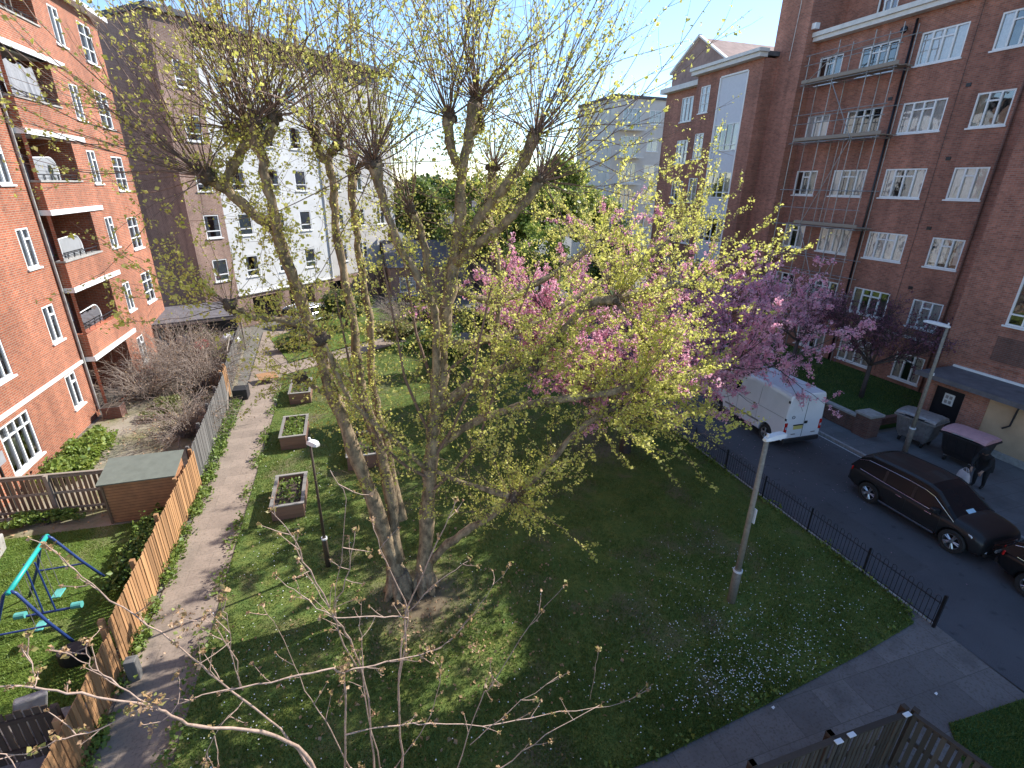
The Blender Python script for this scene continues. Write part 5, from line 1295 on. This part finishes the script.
# root flare
for a in range(7):
    an = a * .9; tk.tube([(.42 + .1 * math.cos(an), 10.55 + .1 * math.sin(an), .7), (.44 + .22 * math.cos(an), 10.55 + .22 * math.sin(an), .25), (.44 + .42 * math.cos(an), 10.55 + .42 * math.sin(an), -.02)], [.17, .15, .06], 8)
for a in range(6):
    an = a * 1.05; tk.tube([(1.1 + .05 * math.cos(an), 10.5 + .05 * math.sin(an), .6), (1.1 + .25 * math.cos(an), 10.5 + .25 * math.sin(an), .15), (1.1 + .36 * math.cos(an), 10.5 + .36 * math.sin(an), -.02)], [.16, .12, .04], 8)
kn = MB()
def knob(c, r):
    for i in range(7):
        d = unit(rng.normal(size=3)); q = np.array(c) + d * r * .6
        kn.tube([tuple(np.array(c)), tuple(q), tuple(q + d * r * .55)], [r * .75, r * .5, r * .2], 7)
shoots = Thin(); lc = []; lc2 = []
def burst(c, n, L, d0, spread, up=.5, leaf=.16, droop=0, r=.011, start=.25, group=1):
    LC = lc if group else lc2
    c = np.array(c); knob(c, .15)
    for i in range(n):
        d = unit(np.array(d0, float) + rng.normal(0, spread, 3)); l = L * rng.uniform(.3, 1.12)
        p = wander(c + d * .08, d, l, 10, up, .23, droop); shoots.add(p, r * rng.uniform(.7, 1.2), .0025)
        m = int(l / leaf)
        tt = rng.uniform(start, 1, m) * (len(p) - 1); k = np.minimum(tt.astype(int), len(p) - 2); fr = (tt - k)[:, None]
        LC.append(p[k] * (1 - fr) + p[k + 1] * fr + rng.normal(0, .028, (m, 3)))
        for q in range(rng.integers(2, 5)):
            k = rng.integers(2, len(p) - 1); dd = unit(p[k + 1 if k + 1 < len(p) else k] - p[k - 1]); dd = unit(dd + rng.normal(0, .55, 3)); l2 = l * rng.uniform(.12, .3)
            s2 = wander(p[k], dd, l2, 4, .3, .15); shoots.add(s2, .0045, .002)
            m2 = max(2, int(l2 / leaf * 1.6)); tt = rng.uniform(.2, 1, m2) * 4; k2 = np.minimum(tt.astype(int), 3); fr = (tt - k2)[:, None]
            LC.append(s2[k2] * (1 - fr) + s2[k2 + 1] * fr + rng.normal(0, .02, (m2, 3)))
T = lambda k: LIMBS[k][-1][:3]
U = (0, 0, 1)
for a_, b_ in (((1.5, 10.5, 4.4), (.6, 9.6, 8.6)), ((1.5, 10.4, 4.0), (2.6, 9.4, 8.2)), ((1.8, 10.5, 6.0), (3.2, 10.0, 8.8)), ((1.3, 10.4, 3.0), (3.0, 9.6, 6.6)), ((.2, 11.1, 4.2), (-.3, 10.2, 8.0)), ((1.7, 10.6, 5.4), (1.1, 11.4, 8.9)), ((1.4, 10.4, 3.4), (-.2, 9.8, 6.4)), ((1.6, 10.5, 5.0), (4.0, 10.6, 8.4))):
    a_, b_ = np.array(a_), np.array(b_); m_ = (a_ + b_) / 2 + np.array([(b_ - a_)[0] * .18, 0, -.3])
    pl = np.array([a_, (a_ + m_) / 2 + [0, 0, -.1], m_, (m_ + b_) / 2 + [0, 0, .05], b_]); shoots.add(pl, .042, .018, 6)
    for i in range(4):
        for q in range(9):
            st0 = pl[i] + (pl[i + 1] - pl[i]) * rng.random(); d = unit(rng.normal(size=3) + np.array([0, 0, .5])); s2 = wander(st0, d, rng.uniform(.4, 1.3), 5, .5, .2); shoots.add(s2, .006, .002)
            lc.append(s2[rng.integers(1, 6, 10)] + rng.normal(0, .05, (10, 3)))
topk = [('S1', 36, 4.2, (-.35, -.1, 1), .42), ('S1a', 34, 3.6, (-.9, -.1, .75), .42), ('S1b', 26, 3.8, (-.1, -.3, 1), .4), ('S1c', 26, 4.0, (.1, 0, 1), .38), ('S1d', 26, 3.8, (-.6, .3, .9), .42),
        ('S3', 28, 3.6, (0, .1, 1), .42), ('S3a', 24, 3.4, (-.3, .2, 1), .42), ('S4', 28, 3.4, (.1, .3, 1), .42), ('S5', 40, 3.6, (-.1, -.2, 1), .5),
        ('D', 34, 3.8, (-.2, 0, 1), .4), ('Db', 40, 4.2, (.1, 0, 1), .42), ('Db2', 20, 3.4, (.3, .2, 1), .4), ('Dc', 44, 4.0, (.45, -.1, 1), .5), ('Dd', 34, 3.6, (.8, -.3, .8), .48),
        ('De', 30, 2.4, (.1, .3, 1), .5), ('Df', 26, 2.6, (-.3, .2, .9), .6), ('Dg', 16, 2.4, (.3, .4, 1), .5)]
for k, n, L, d, s in topk: burst(T(k), int(n * 1.25), L * 1.12, d, s * 1.5, leaf=.24, start=.25, group=0, r=.013)
rightk = [('R1', 34, 2.7, (.3, -.1, .35), .9, .2), ('R1a', 36, 2.2, (-.1, -.3, .3), .95, .2), ('R1b', 20, 2.7, (.6, 0, .6), .8, .3), ('R2', 40, 2.8, (.55, -.15, .1), .85, .35), ('R3', 34, 2.5, (.6, -.3, .05), .8, .5),
          ('R3a', 44, 2.1, (.35, -.4, .1), .9, .6), ('R5', 24, 2.7, (.2, .2, .6), .9, .1), ('R6', 22, 2.8, (.4, .1, .8), .8, .1)]
for k, n, L, d, s, dr in rightk: burst(T(k), n, L, d, s, up=.5, leaf=.054, droop=dr, start=.12, r=.009)
for c, n, L, d in (((4.9, 9.5, 5.5), 14, 1.9, (.1, -.2, 0)), ((6.4, 9.7, 6.6), 13, 2.0, (.5, -.1, .2)), ((4.3, 9.8, 6.8), 13, 1.9, (-.2, -.2, .4)), ((5.9, 10.2, 7.6), 12, 2.0, (.2, 0, .5)), ((6.9, 9.4, 5.6), 12, 1.8, (.6, -.2, -.1))):
    burst(c, n, L, d, .9, up=.4, leaf=.046, droop=.3, start=.12, r=.008)
lowk = [('L1', 16, 1.6, (-.4, -.2, .5), .7), ('L2', 24, 2.2, (-.8, -.1, .5), .6), ('L3', 18, 1.5, (-.6, -.2, .2), .7)]
for k, n, L, d, s in lowk: burst(T(k), n, L, d, s, leaf=.085, start=.2, droop=.3, r=.007)
# leafy sprigs growing straight from the stems
for key, P in LIMBS.items():
    for p in P[1:-1]:
        if p[2] < 2.2: continue
        for q in range(19):
            d = unit(rng.normal(size=3) + np.array([0, 0, .2])); s2 = wander(np.array(p[:3]) + rng.normal(0, .12, 3), d, rng.uniform(.2, 1.0), 4, .3, .15); shoots.add(s2, .005, .002)
            lc.append(s2[rng.integers(1, 5, 7)] + rng.normal(0, .05, (7, 3)))

tag(kn.build('pollard_knots', 'bark_knot', pt_, smooth=True), kind='stuff')
tk.build('trunk', 'bark', pt_, smooth=True)
shoots.build('shoots', 'shoot', pt_)
leaves(np.concatenate(lc), .047, 'crown', 'leaf', pt_, per=2, spread=.028)
leaves(np.concatenate(lc2), .046, 'upper_buds', 'leaf', pt_, per=2, spread=.02)
print('plane leaves', sum(len(a) for a in lc))

# ---------------------------------------------------------------- foreground sapling
fs = thing('bare_sapling', (-.2, 4.4, 0), 'bare budding sapling close to the camera at the bottom centre', 'tree')
st_ = MB(); th = Thin(); bc = []; bc2 = []
for key, P in TWIGS.items():
    pp = smoothpath(P)
    for i in range(1, len(pp) - 1): pp[i][:3] += rng.normal(0, .008, 3)
    st_.tube([p[:3] for p in pp], [max(.003, .95 * p[3] * (1.2 if i % 4 == 0 else 1)) for i, p in enumerate(pp)], 7)
    xs = np.array([p[:3] for p in pp])
    for i in range(2, len(xs) - 1):
        if pp[i][3] < .011 and rng.random() < .55:
            d = unit(unit(xs[i + 1] - xs[i]) + rng.normal(0, .6, 3)); l = rng.uniform(.05, .32); s2 = wander(xs[i], d, l, 4, .25, .2); th.add(s2, .0048, .0026, 4)
            bc.append(s2[-1] + rng.normal(0, .006, (3, 3)))
            if rng.random() < .3: bc2.append(s2[-1] + rng.normal(0, .02, (7, 3)))
            bc.append(s2[2] + rng.normal(0, .004, (1, 3)))
    bc.append(xs[-1] + rng.normal(0, .012, (5, 3))); bc2.append(xs[-1] + rng.normal(0, .022, (6, 3)))
for c in ((-1.795, 3.4, 6.25), (-.45, 4.1, 5.25), (.45, 4.3, 5.02), (-1.69, 3.95, 6.5), (-.42, 4.1, 5.36), (1.0, 4.4, 4.75)):
    bc.append(np.array(c) + rng.normal(0, .05, (24, 3))); bc2.append(np.array(c) + rng.normal(0, .06, (22, 3)))
st_.tube([(-.2, 4.5, -.05), (-.17, 4.5, 1.2), (-.13, 4.5, 2.3)], [.07, .055, .045], 10)
for a, b in (((-.17, 4.5, 1.4), TWIGS['c'][0]), ((-.17, 4.5, 1.2), TWIGS['h'][0]), ((-.17, 4.5, 1.6), TWIGS['k'][0]), ((-.13, 4.5, 2.2), TWIGS['a'][0]), ((-.15, 4.5, 1.8), TWIGS['n'][0]), ((-.15, 4.5, 1.9), TWIGS['q'][0]), ((-.17, 4.5, 1.5), TWIGS['f'][0]), ((-.17, 4.5, 1.7), TWIGS['w'][0]), ((-.15, 4.5, 1.9), TWIGS['s'][0]), ((-.15, 4.5, 1.9), TWIGS['t'][0]), ((-.15, 4.5, 1.9), TWIGS['r'][0])):
    b = b[:3]; m = tuple((x + y) / 2 for x, y in zip(a, b)); st_.tube([a, (m[0], m[1] * .5 + 4.5 * .5, m[2]), b], [.03, .022, .014], 8)
st_.build('trunk', 'twig', fs, smooth=True); tag(th.build('twigs', 'twig', fs), kind='stuff')
leaves(np.concatenate(bc), .024, 'buds', 'bud', fs, per=2, spread=.006)
leaves(np.concatenate(bc2), .034, 'young_leaves', 'bud2', fs)

# ---------------------------------------------------------------- cherries
def cherry(loc, name, label, limbs, Lmain, rad, cz, petals, psize, mat, leafc=None, per=12, seed=1, lean=(0, 0), hh=1.6, tr=.16, cats='tree', twign=16, ntip=6):
    global rng
    save = rng; rng = np.random.default_rng(seed)
    t = thing(name, (loc[0], loc[1], 0), label, cats)
    tb = MB(); th = Thin(); cc = []
    fork = np.array([loc[0] + lean[0], loc[1] + lean[1], hh])
    tb.tube([(loc[0], loc[1], -.05), (loc[0] + lean[0] * .4, loc[1] + lean[1] * .4, hh * .5), tuple(fork)], [tr * 1.3, tr, tr * .95], 10)
    for i in range(limbs):
        a = 2 * math.pi * i / limbs + rng.uniform(-.3, .3); e = rng.uniform(.35, 1.0)
        d = np.array([math.cos(a) * math.cos(e) * rad[0] / rad[2] * .75, math.sin(a) * math.cos(e) * rad[1] / rad[2] * .75, math.sin(e) * .8 + .15])
        L = Lmain * rng.uniform(.75, 1.1); p = wander(fork, d, L, 8, .3, .2)
        tb.tube([tuple(q) for q in p], list(np.linspace(tr * .6, .02, len(p))), 7)
        for k in range(2, 9):
            for j in range(ntip // 2 + (k > 4)):
                dd = unit(unit(p[k] - p[k - 1]) + rng.normal(0, .7, 3) + np.array([0, 0, .15])); l = rng.uniform(.7, 1.0) * L * .42
                s = wander(p[k], dd, l, 6, .35, .2); th.add(s, .02, .006, 4)
                for m in range(twign // 3):
                    q = rng.integers(1, 7); d3 = unit(unit(s[q] - s[q - 1]) + rng.normal(0, .8, 3)); s3 = wander(s[q], d3, rng.uniform(.25, .8), 4, .2, .2); th.add(s3, .007, .003)
                    tt = rng.uniform(0, 4, petals); k2 = np.minimum(tt.astype(int), 3); fr = (tt - k2)[:, None]
                    cc.append(s3[k2] * (1 - fr) + s3[k2 + 1] * fr)
    tb.build('trunk', 'bark_dark', t, smooth=True); th.build('branches', 'bark_dark', t)
    cc = np.concatenate(cc); print(name, len(cc), cc.min(0), cc.max(0))
    leaves(cc, psize, 'blossom', mat, t, per=per, spread=psize * .85)
    if leafc: leaves(cc[::3] + rng.normal(0, .06, cc[::3].shape), psize * 1.1, 'young_leaves', leafc, t, per=2, spread=.05)
    rng = save
    return t
cherry((9.9, 15.6), 'cherry_tree', 'large spreading cherry in full pink blossom behind the plane tree', 18, 6.5, (8.0, 4.6, 3.4), 5, 6, .062, 'bloom', 'green3', 12, 3, hh=1.9, tr=.19)
cherry((24.3, 17.1), 'plum_tree', 'small dark leaved plum tree in the shade in front of the red flats', 8, 3.0, (2.4, 2.6, 2.0), 3.4, 2, .07, 'bloom2', None, 4, 5, hh=1.9, tr=.1)
cherry((22.4, 20.0), 'cherry_tree', 'smaller pink cherry leaning from the verge behind the van', 5, 2.7, (2.4, 2.6, 2.0), 3.4, 2, .075, 'bloom', 'bloom2', 5, 8, hh=2.2, tr=.1, lean=(.8, .6))

# ---------------------------------------------------------------- leafy background trees and shrubs
def leafy(loc, name, label, R_, cz, n, size, mat, cat='tree', trunk=True, group=None, seed=1, clumps=26, mat2=None):
    r_ = np.random.default_rng(seed)
    t = thing(name, (loc[0], loc[1], 0), label, cat, group)
    c0 = np.array([loc[0], loc[1], cz]); cl = r_.normal(size=(clumps, 3)); cl /= np.linalg.norm(cl, axis=1)[:, None]; cl *= r_.uniform(.35, .95, clumps)[:, None]
    cl[:, 2] = np.where(cl[:, 2] < -.5, -cl[:, 2], cl[:, 2])
    ctr = c0 + cl * np.array(R_)
    w_ = r_.integers(0, clumps, n); off = r_.normal(size=(n, 3)); off /= np.linalg.norm(off, axis=1)[:, None]; off *= (r_.uniform(0, 1, n) ** .5)[:, None]
    pts = ctr[w_] + off * np.array(R_) * .30
    pts[:, 2] = np.maximum(pts[:, 2], .06)
    half = n // 2
    leaves(pts, size, 'crown' if trunk else 'foliage', mat, t)
    if mat2: leaves(pts[:half] + r_.normal(0, size, (half, 3)), size, 'pale_leaves', mat2, t)
    tb = MB()
    tb.tube([(loc[0], loc[1], -.05), (loc[0] + .1, loc[1], cz * .5), tuple(c0)], [.05 + R_[2] * .05, .03 + R_[2] * .035, .03], 8)
    for q in ctr[::2]: tb.tube([(loc[0] + .05, loc[1], max(.05, cz * .45)), tuple((c0 + q) / 2 - np.array([0, 0, .1])), tuple(q)], [.02 + R_[2] * .015, .02, .008], 5)
    tb.build('trunk' if trunk else 'stems', 'bark_dark', t)
    return t
G_ = 'leafy trees beyond the lawn'
for i, (x, y, rx, rz_, cz, n, s, m, m2, lab) in enumerate((
    (21.5, 52, 4.4, 4.6, 8.0, 11000, .28, 'spring', 'green3', 'rounded bright green tree in the gap left of the red gable'),
    (16.5, 50, 4.2, 4.0, 7.3, 10000, .28, 'spring', 'green', 'yellowish green tree rising behind the pink cherry'),
    (27.5, 56, 3.4, 3.2, 6.4, 6000, .28, 'green', 'spring', 'darker green tree in front of the pale far block'),
    (12.0, 49, 3.6, 3.8, 6.6, 7000, .26, 'green', 'spring', 'mid green tree behind the central trunk knuckles'),
    (24.0, 44, 1.7, 2.4, 5.0, 4000, .2, 'green2', None, 'narrow dark evergreen beside the gabled block'),
    (7.2, 56, 4.2, 4.0, 6.8, 7000, .3, 'green', 'green3', 'dull green far tree low on the skyline'),
    (19.5, 36, 2.4, 2.4, 4.2, 5000, .17, 'green', 'green2', 'bushy green tree by the road past the cherry'),
    (15.2, 40, 2.8, 2.6, 4.4, 6000, .17, 'spring', 'green', 'pale green bushy tree beyond the cherry crown'),
    (14.5, 80, 7, 4, 7.0, 5000, .5, 'green2', None, 'broad distant tree on the horizon right of the trunks'),
    (2.5, 85, 7, 3.5, 7.2, 5000, .5, 'green2', None, 'broad distant tree on the horizon left of the trunks'))):
    leafy((x, y), 'leafy_tree', lab, (rx, rx, rz_), cz, n, s, m, group=G_, seed=20 + i, mat2=m2)
H_ = 'shrubs at the far end of the lawn'
for i, (x, y, rx, ry, rz_, cz, n, s, m, m2, lab) in enumerate((
    (-3.6, 33.2, 1.5, .7, .5, .6, 3000, .1, 'green3', 'green2', 'low olive shrub at the far end of the path'),
    (2.6, 32.2, 1.7, 1.0, .8, .9, 4000, .1, 'green3', 'bud2', 'rusty leaved rounded shrub behind the stems'),
    (5.4, 34.5, 1.8, 1.2, 1.1, 1.2, 4000, .12, 'green2', 'bloom', 'green shrub with pink flowers behind the central trunk'),
    (4.2, 27.0, 2.0, 1.5, 1.2, 1.3, 5000, .10, 'green2', 'green', 'dark leafy bush on the lawn behind the plane tree'),
    (-.6, 37.8, 2.0, 1.2, 1.3, 1.5, 4000, .13, 'green2', 'green3', 'tall bush in front of the dark garage opening'),
    (8.5, 31.0, 2.2, 1.3, 1.5, 1.6, 5000, .12, 'green2', 'green3', 'dense bush beneath the pink cherry'))):
    leafy((x, y), 'leafy_shrub', lab, (rx, ry, rz_), cz, n, s, m, 'shrub', False, H_, 40 + i, mat2=m2)
leafy((-10.3, 20.6), 'ivy_hedge', 'low bright green leafy hedge against the wall of the left building', (.85, 2.0, .38), .35, 6000, .11, 'spring', 'shrub', False, None, 61, 30, 'green')
leafy((-8.6, 24.6), 'low_shrub', 'low grey green shrub in the dry garden', (1.0, 1.0, .35), .35, 2500, .08, 'green3', 'shrub', False, None, 62, 16)
leafy((-10.6, 13.6), 'wild_border', 'wild tangled flower border at the left edge of the swing lawn', (.7, 1.9, .3), .25, 4500, .09, 'green3', 'shrub', False, None, 63, 26, 'bud')
leafy((-6.4, 14.0), 'border_shrub', 'dark green border growing along the inside of the orange fence', (.45, 1.9, .3), .3, 4000, .09, 'green2', 'shrub', False, None, 64, 26, 'green')
leafy((-9.7, 16.5), 'border_shrub', 'green plants at the foot of the slatted cross fence', (1.3, .35, .25), .25, 1800, .09, 'green', 'shrub', False, None, 65, 16)

def drybush(loc, Rr, h, n, name, label, seed, arch=1.0, leafy_=0):
    r_ = np.random.default_rng(seed); global rng; save = rng; rng = r_
    t = thing(name, (loc[0], loc[1], 0), label, 'shrub', 'bare brown shrubs in the left garden'); th = Thin(); tips = []
    for i in range(n):
        a = r_.uniform(0, 2 * math.pi); rr = r_.uniform(.15, 1)
        d = np.array([math.cos(a) * rr, math.sin(a) * rr, r_.uniform(.5, 1.1)])
        st0 = np.array([loc[0] + .25 * Rr * rr * math.cos(a), loc[1] + .25 * Rr * rr * math.sin(a), 0])
        p = wander(st0, d, h * r_.uniform(.8, 1.4), 8, .2, .25, 2.6 * arch); th.add(p, .016, .004)
        for j in range(6):
            k = r_.integers(2, 9); dd = unit(unit(p[k] - p[k - 1]) + r_.normal(0, .7, 3)); q = wander(p[k], dd, r_.uniform(.3, .9) * h * .4, 5, .1, .3, .8); th.add(q, .007, .003); tips.append(q[2:])
    th.build('branches', 'drytwig', t)
    tips = np.concatenate(tips)
    leaves(tips[::max(1, 6 - leafy_)], .05, 'dry_leaves', 'bud' if not leafy_ else 'green3', t, per=1 + leafy_, spread=.08)
    rng = save
drybush((-9.4, 30.0), 2.4, 2.6, 260, 'bare_shrub', 'biggest bare twiggy shrub filling the far left garden', 71)
drybush((-10.0, 27.0), 1.6, 2.0, 170, 'bare_shrub', 'bare shrub against the wall under the lowest balcony', 72)
drybush((-7.6, 27.6), 1.8, 2.3, 220, 'bare_shrub', 'arching bare shrub by the end of the grey fence', 73, 1.3)
drybush((-7.0, 21.9), 1.2, 1.8, 150, 'bare_shrub', 'weeping bare shrub leaning over the grey fence behind the shed', 74, 1.5)
drybush((-7.4, 31.4), 1.1, 1.9, 120, 'bare_shrub', 'greenish twiggy shrub in front of the lean-to clutter', 75, .8, 2)
drybush((3.2, 36.5), 1.7, 2.2, 140, 'bare_shrub', 'straggly bare shrub beyond the cross path behind the stems', 76, .8, 1)

# ---------------------------------------------------------------- grass, daisies, weeds
def inside(poly, x, y):
    c = np.zeros(len(x), bool); n = len(poly)
    for i in range(n):
        x0, y0 = poly[i]; x1, y1 = poly[(i + 1) % n]
        m = ((y0 > y) != (y1 > y)) & (x < (x1 - x0) * (y - y0) / (y1 - y0 + 1e-12) + x0); c ^= m
    return c
def blades(name, poly, n, h, mat, z, label, near=None, cat='grass', w=.012):
    xs = [p[0] for p in poly]; ys = [p[1] for p in poly]
    x = rng.uniform(min(xs), max(xs), n); u = rng.random(n); y0, y1 = min(ys), max(ys)
    y = y0 + (y1 - y0) * (u ** 1.7 if near else u)
    m = inside(poly, x, y); x, y = x[m], y[m]
    # thin out the worn places
    keep = np.ones(len(x), bool)
    for (a, b, r) in ((.9, 10.2, 1.3), (8.6, 7.8, .35)): keep &= (np.hypot(x - a, y - b) > r * rng.uniform(.5, 1.2, len(x)))
    x, y = x[keep], y[keep]; k = len(x)
    patch = np.sin(x * 1.7 + np.sin(y * 1.3) * 2) * np.cos(y * 1.9 + np.sin(x * .9) * 2)
    hh = h * rng.uniform(.5, 1.3, k) * (1 + .45 * patch); a = rng.uniform(0, 2 * np.pi, k); ww = w * rng.uniform(.7, 1.4, k)
    b = np.stack([x, y, np.full(k, z)], 1); s = np.stack([np.cos(a), np.sin(a), np.zeros(k)], 1) * ww[:, None]
    tip = b + np.stack([rng.normal(0, .4, k) * hh, rng.normal(0, .4, k) * hh, hh], 1)
    v = np.stack([b - s, b + s, tip], 1).reshape(-1, 3); f = np.arange(3 * k).reshape(-1, 3)
    return tag(np_mesh(name, v, f, mat), label, cat, kind='stuff')
LAWN = [(-3.95, 7.0), (-3.4, 5.5), (-1.0, 4.95), (4.7, 5.0), (7.3, 5.25), (10.8, 5.65), (12.5, 5.9), (12.86, 6.6), (12.9, 30), (4, 33.5), (-3.9, 28.4)]
blades('grass', LAWN, 430000, .05, 'blade', .045, 'short grass growing over the main lawn', True)
blades('grass', [(-11.3, 9.4), (-5.9, 9.4), (-5.9, 15.8), (-11.3, 16.0)], 50000, .05, 'green', .025, 'sunny grass of the swing garden')
blades('grass', [(8.9, 1.2), (9.2, 2.3), (10.6, 3.85), (12.95, 3.75), (12.95, 1.2)], 26000, .06, 'blade', .055, 'grass of the small lawn corner at the bottom right')
blades('grass', [(-3.9, 30.6), (2.6, 35.2), (12.8, 33.7), (12.8, 40), (0, 44), (-5.5, 36)], 40000, .08, 'green', .045, 'bright grass beyond the cross path')
blades('grass', [(20.8, 14.6), (27.9, 14.6), (27.9, 30), (20.8, 30)], 30000, .09, 'blade', .155, 'shaded grass in front of the red flats')
# daisies in drifts
dc = []
for (cx, cy, sx, sy, n) in ((8.6, 6.0, .9, .45, 240), (6.9, 5.85, .7, .3, 260), (9.9, 6.6, 1.0, .5, 130), (7.4, 6.9, .8, .5, 160), (10.3, 8.3, 1.2, .9, 130), (9.2, 9.6, 1.0, .9, 110), (7.6, 8.4, .9, .7, 120), (5.2, 6.2, 1.4, .6, 90), (11.4, 7.2, .8, 1.0, 70), (3.5, 6.6, 1.5, .8, 70), (6.5, 8.0, 1.5, 1.5, 80), (-2.9, 13, .7, 3, 130), (-2.6, 8.3, .9, 1.2, 150), (4.5, 10.5, 2, 1.5, 60), (-1, 16, 1.5, 3, 120)):
    dc.append(np.stack([rng.normal(cx, sx, n), rng.normal(cy, sy, n)], 1))
dc = np.concatenate(dc); dc = dc[inside(LAWN, dc[:, 0], dc[:, 1])]
k = len(dc); ang = 2 * np.pi * np.arange(6) / 6; r = rng.uniform(.007, .015, k)
v = np.stack([dc[:, 0:1] + r[:, None] * np.cos(ang), dc[:, 1:2] + r[:, None] * np.sin(ang), np.repeat(.05 + rng.uniform(.04, .085, k)[:, None], 6, 1) + rng.normal(0, .004, (k, 6))], -1).reshape(-1, 3)
tag(np_mesh('daisies', v, np.arange(6 * k).reshape(-1, 6), 'daisy'), 'small white daisies scattered in drifts over the lawn', 'daisies', kind='stuff')
# fallen petals on the road and paving
x = rng.uniform(13.2, 20, 500); y = rng.normal(17, 4, 500); a = rng.uniform(0, 6.28, 500); r = .016
v = np.stack([np.stack([x + r * np.cos(a + i * 2.1), y + r * np.sin(a + i * 2.1), np.full(500, .012) + .11 * (x > 19.0)], 1) for i in range(3)], 1).reshape(-1, 3)
tag(np_mesh('fallen_petals', v, np.arange(1500).reshape(-1, 3), 'bloom'), 'pink petals fallen on the road below the cherry', 'petals', kind='stuff')
# weeds along the path
wc_ = []
for (xa, ya, xb, yb, sp, n) in ((-5.42, 7.5, -5.45, 17.5, .10, 2600), (-5.5, 17.5, -5.75, 25.5, .12, 2600), (-4.02, 7, -3.98, 28, .10, 1500), (-3.4, 5.5, 4.7, 5.05, .03, 150), (4.7, 5.05, 12.4, 5.95, .03, 150), (12.75, 6, 12.78, 30, .05, 1200)):
    t = rng.random(n); cl = .5 + .5 * np.sin(t * 60 + rng.random() * 6) + .3 * np.sin(t * 23); m = rng.random(n) < cl; t = t[m]
    wc_.append(np.stack([xa + (xb - xa) * t + rng.normal(0, sp, len(t)), ya + (yb - ya) * t + rng.normal(0, sp * .6, len(t)), .05 + np.abs(rng.normal(0, .09, len(t)))], 1))
o = leaves(np.concatenate(wc_), .075, 'weeds', 'green', None, per=2, spread=.05); tag(o, 'leafy green weeds growing along the foot of the fence and the path edges', 'weeds', kind='stuff')
# litter of dead leaves under the tree and in the gardens
n = 2500; x = np.concatenate([rng.normal(1.2, 2.2, n // 2), rng.uniform(-11, -6, n // 2)]); y = np.concatenate([rng.normal(9, 2.0, n // 2), rng.uniform(16, 33, n // 2)])
o = leaves(np.stack([x, y, np.full(n, .07)], 1), .06, 'dead_leaves', 'bud', None); tag(o, 'brown dead leaves scattered below the tree and in the dry garden', 'leaves', kind='stuff')

# ---------------------------------------------------------------- light, sky, camera
az = math.atan2(1.0, .33); el = R(38)
S = Vector((math.sin(az) * math.cos(el), math.cos(az) * math.cos(el), math.sin(el)))
ld = bpy.data.lights.new('sun', 'SUN'); ld.energy = 4.1; ld.angle = R(.53); ld.color = (1, .965, .91)
lo = bpy.data.objects.new('sun', ld); col.objects.link(lo); lo.rotation_euler = S.to_track_quat('Z', 'Y').to_euler(); lo.location = S * 60
wd = bpy.data.worlds.new('World'); sc.world = wd; wd.use_nodes = True; nt = wd.node_tree; nt.nodes.clear()
sk = nt.nodes.new('ShaderNodeTexSky'); sk.sky_type = 'NISHITA'; sk.sun_disc = False; sk.sun_elevation = el; sk.sun_rotation = az; sk.air_density = 1.15; sk.dust_density = .05; sk.ozone_density = 3.5; sk.altitude = 1600
bg_ = nt.nodes.new('ShaderNodeBackground'); bg_.inputs[1].default_value = .135; ow = nt.nodes.new('ShaderNodeOutputWorld')
nt.links.new(sk.outputs[0], bg_.inputs[0]); nt.links.new(bg_.outputs[0], ow.inputs[0])
cd = bpy.data.cameras.new('camera'); cd.sensor_width = 36; cd.lens = 36 * 503 / 1024; cd.clip_start = .05; cd.clip_end = 2000
co = bpy.data.objects.new('camera', cd); col.objects.link(co); sc.camera = co
Xr = (0.9530856182448271, 0.09731983848653782, -0.28662981933467807)
Yr = (-0.3022655716776955, 0.3567436688986755, -0.8839510613597723)
Zr = (0.01622739884368083, 0.9291193700153209, 0.36942369684293636)
m3 = Matrix((Xr, Yr, Zr)); co.matrix_world = Matrix.Translation((0, 0, 10)) @ m3.to_4x4()
sc.view_settings.view_transform = 'Standard'; sc.view_settings.look = 'None'; sc.view_settings.gamma = 1; sc.view_settings.exposure = 1.1
sc.render.resolution_x = 1024; sc.render.resolution_y = 768
sc.render.engine = 'CYCLES'; sc.cycles.max_bounces = 5; sc.cycles.transparent_max_bounces = 8; sc.cycles.diffuse_bounces = 2; sc.cycles.glossy_bounces = 2; sc.cycles.transmission_bounces = 2
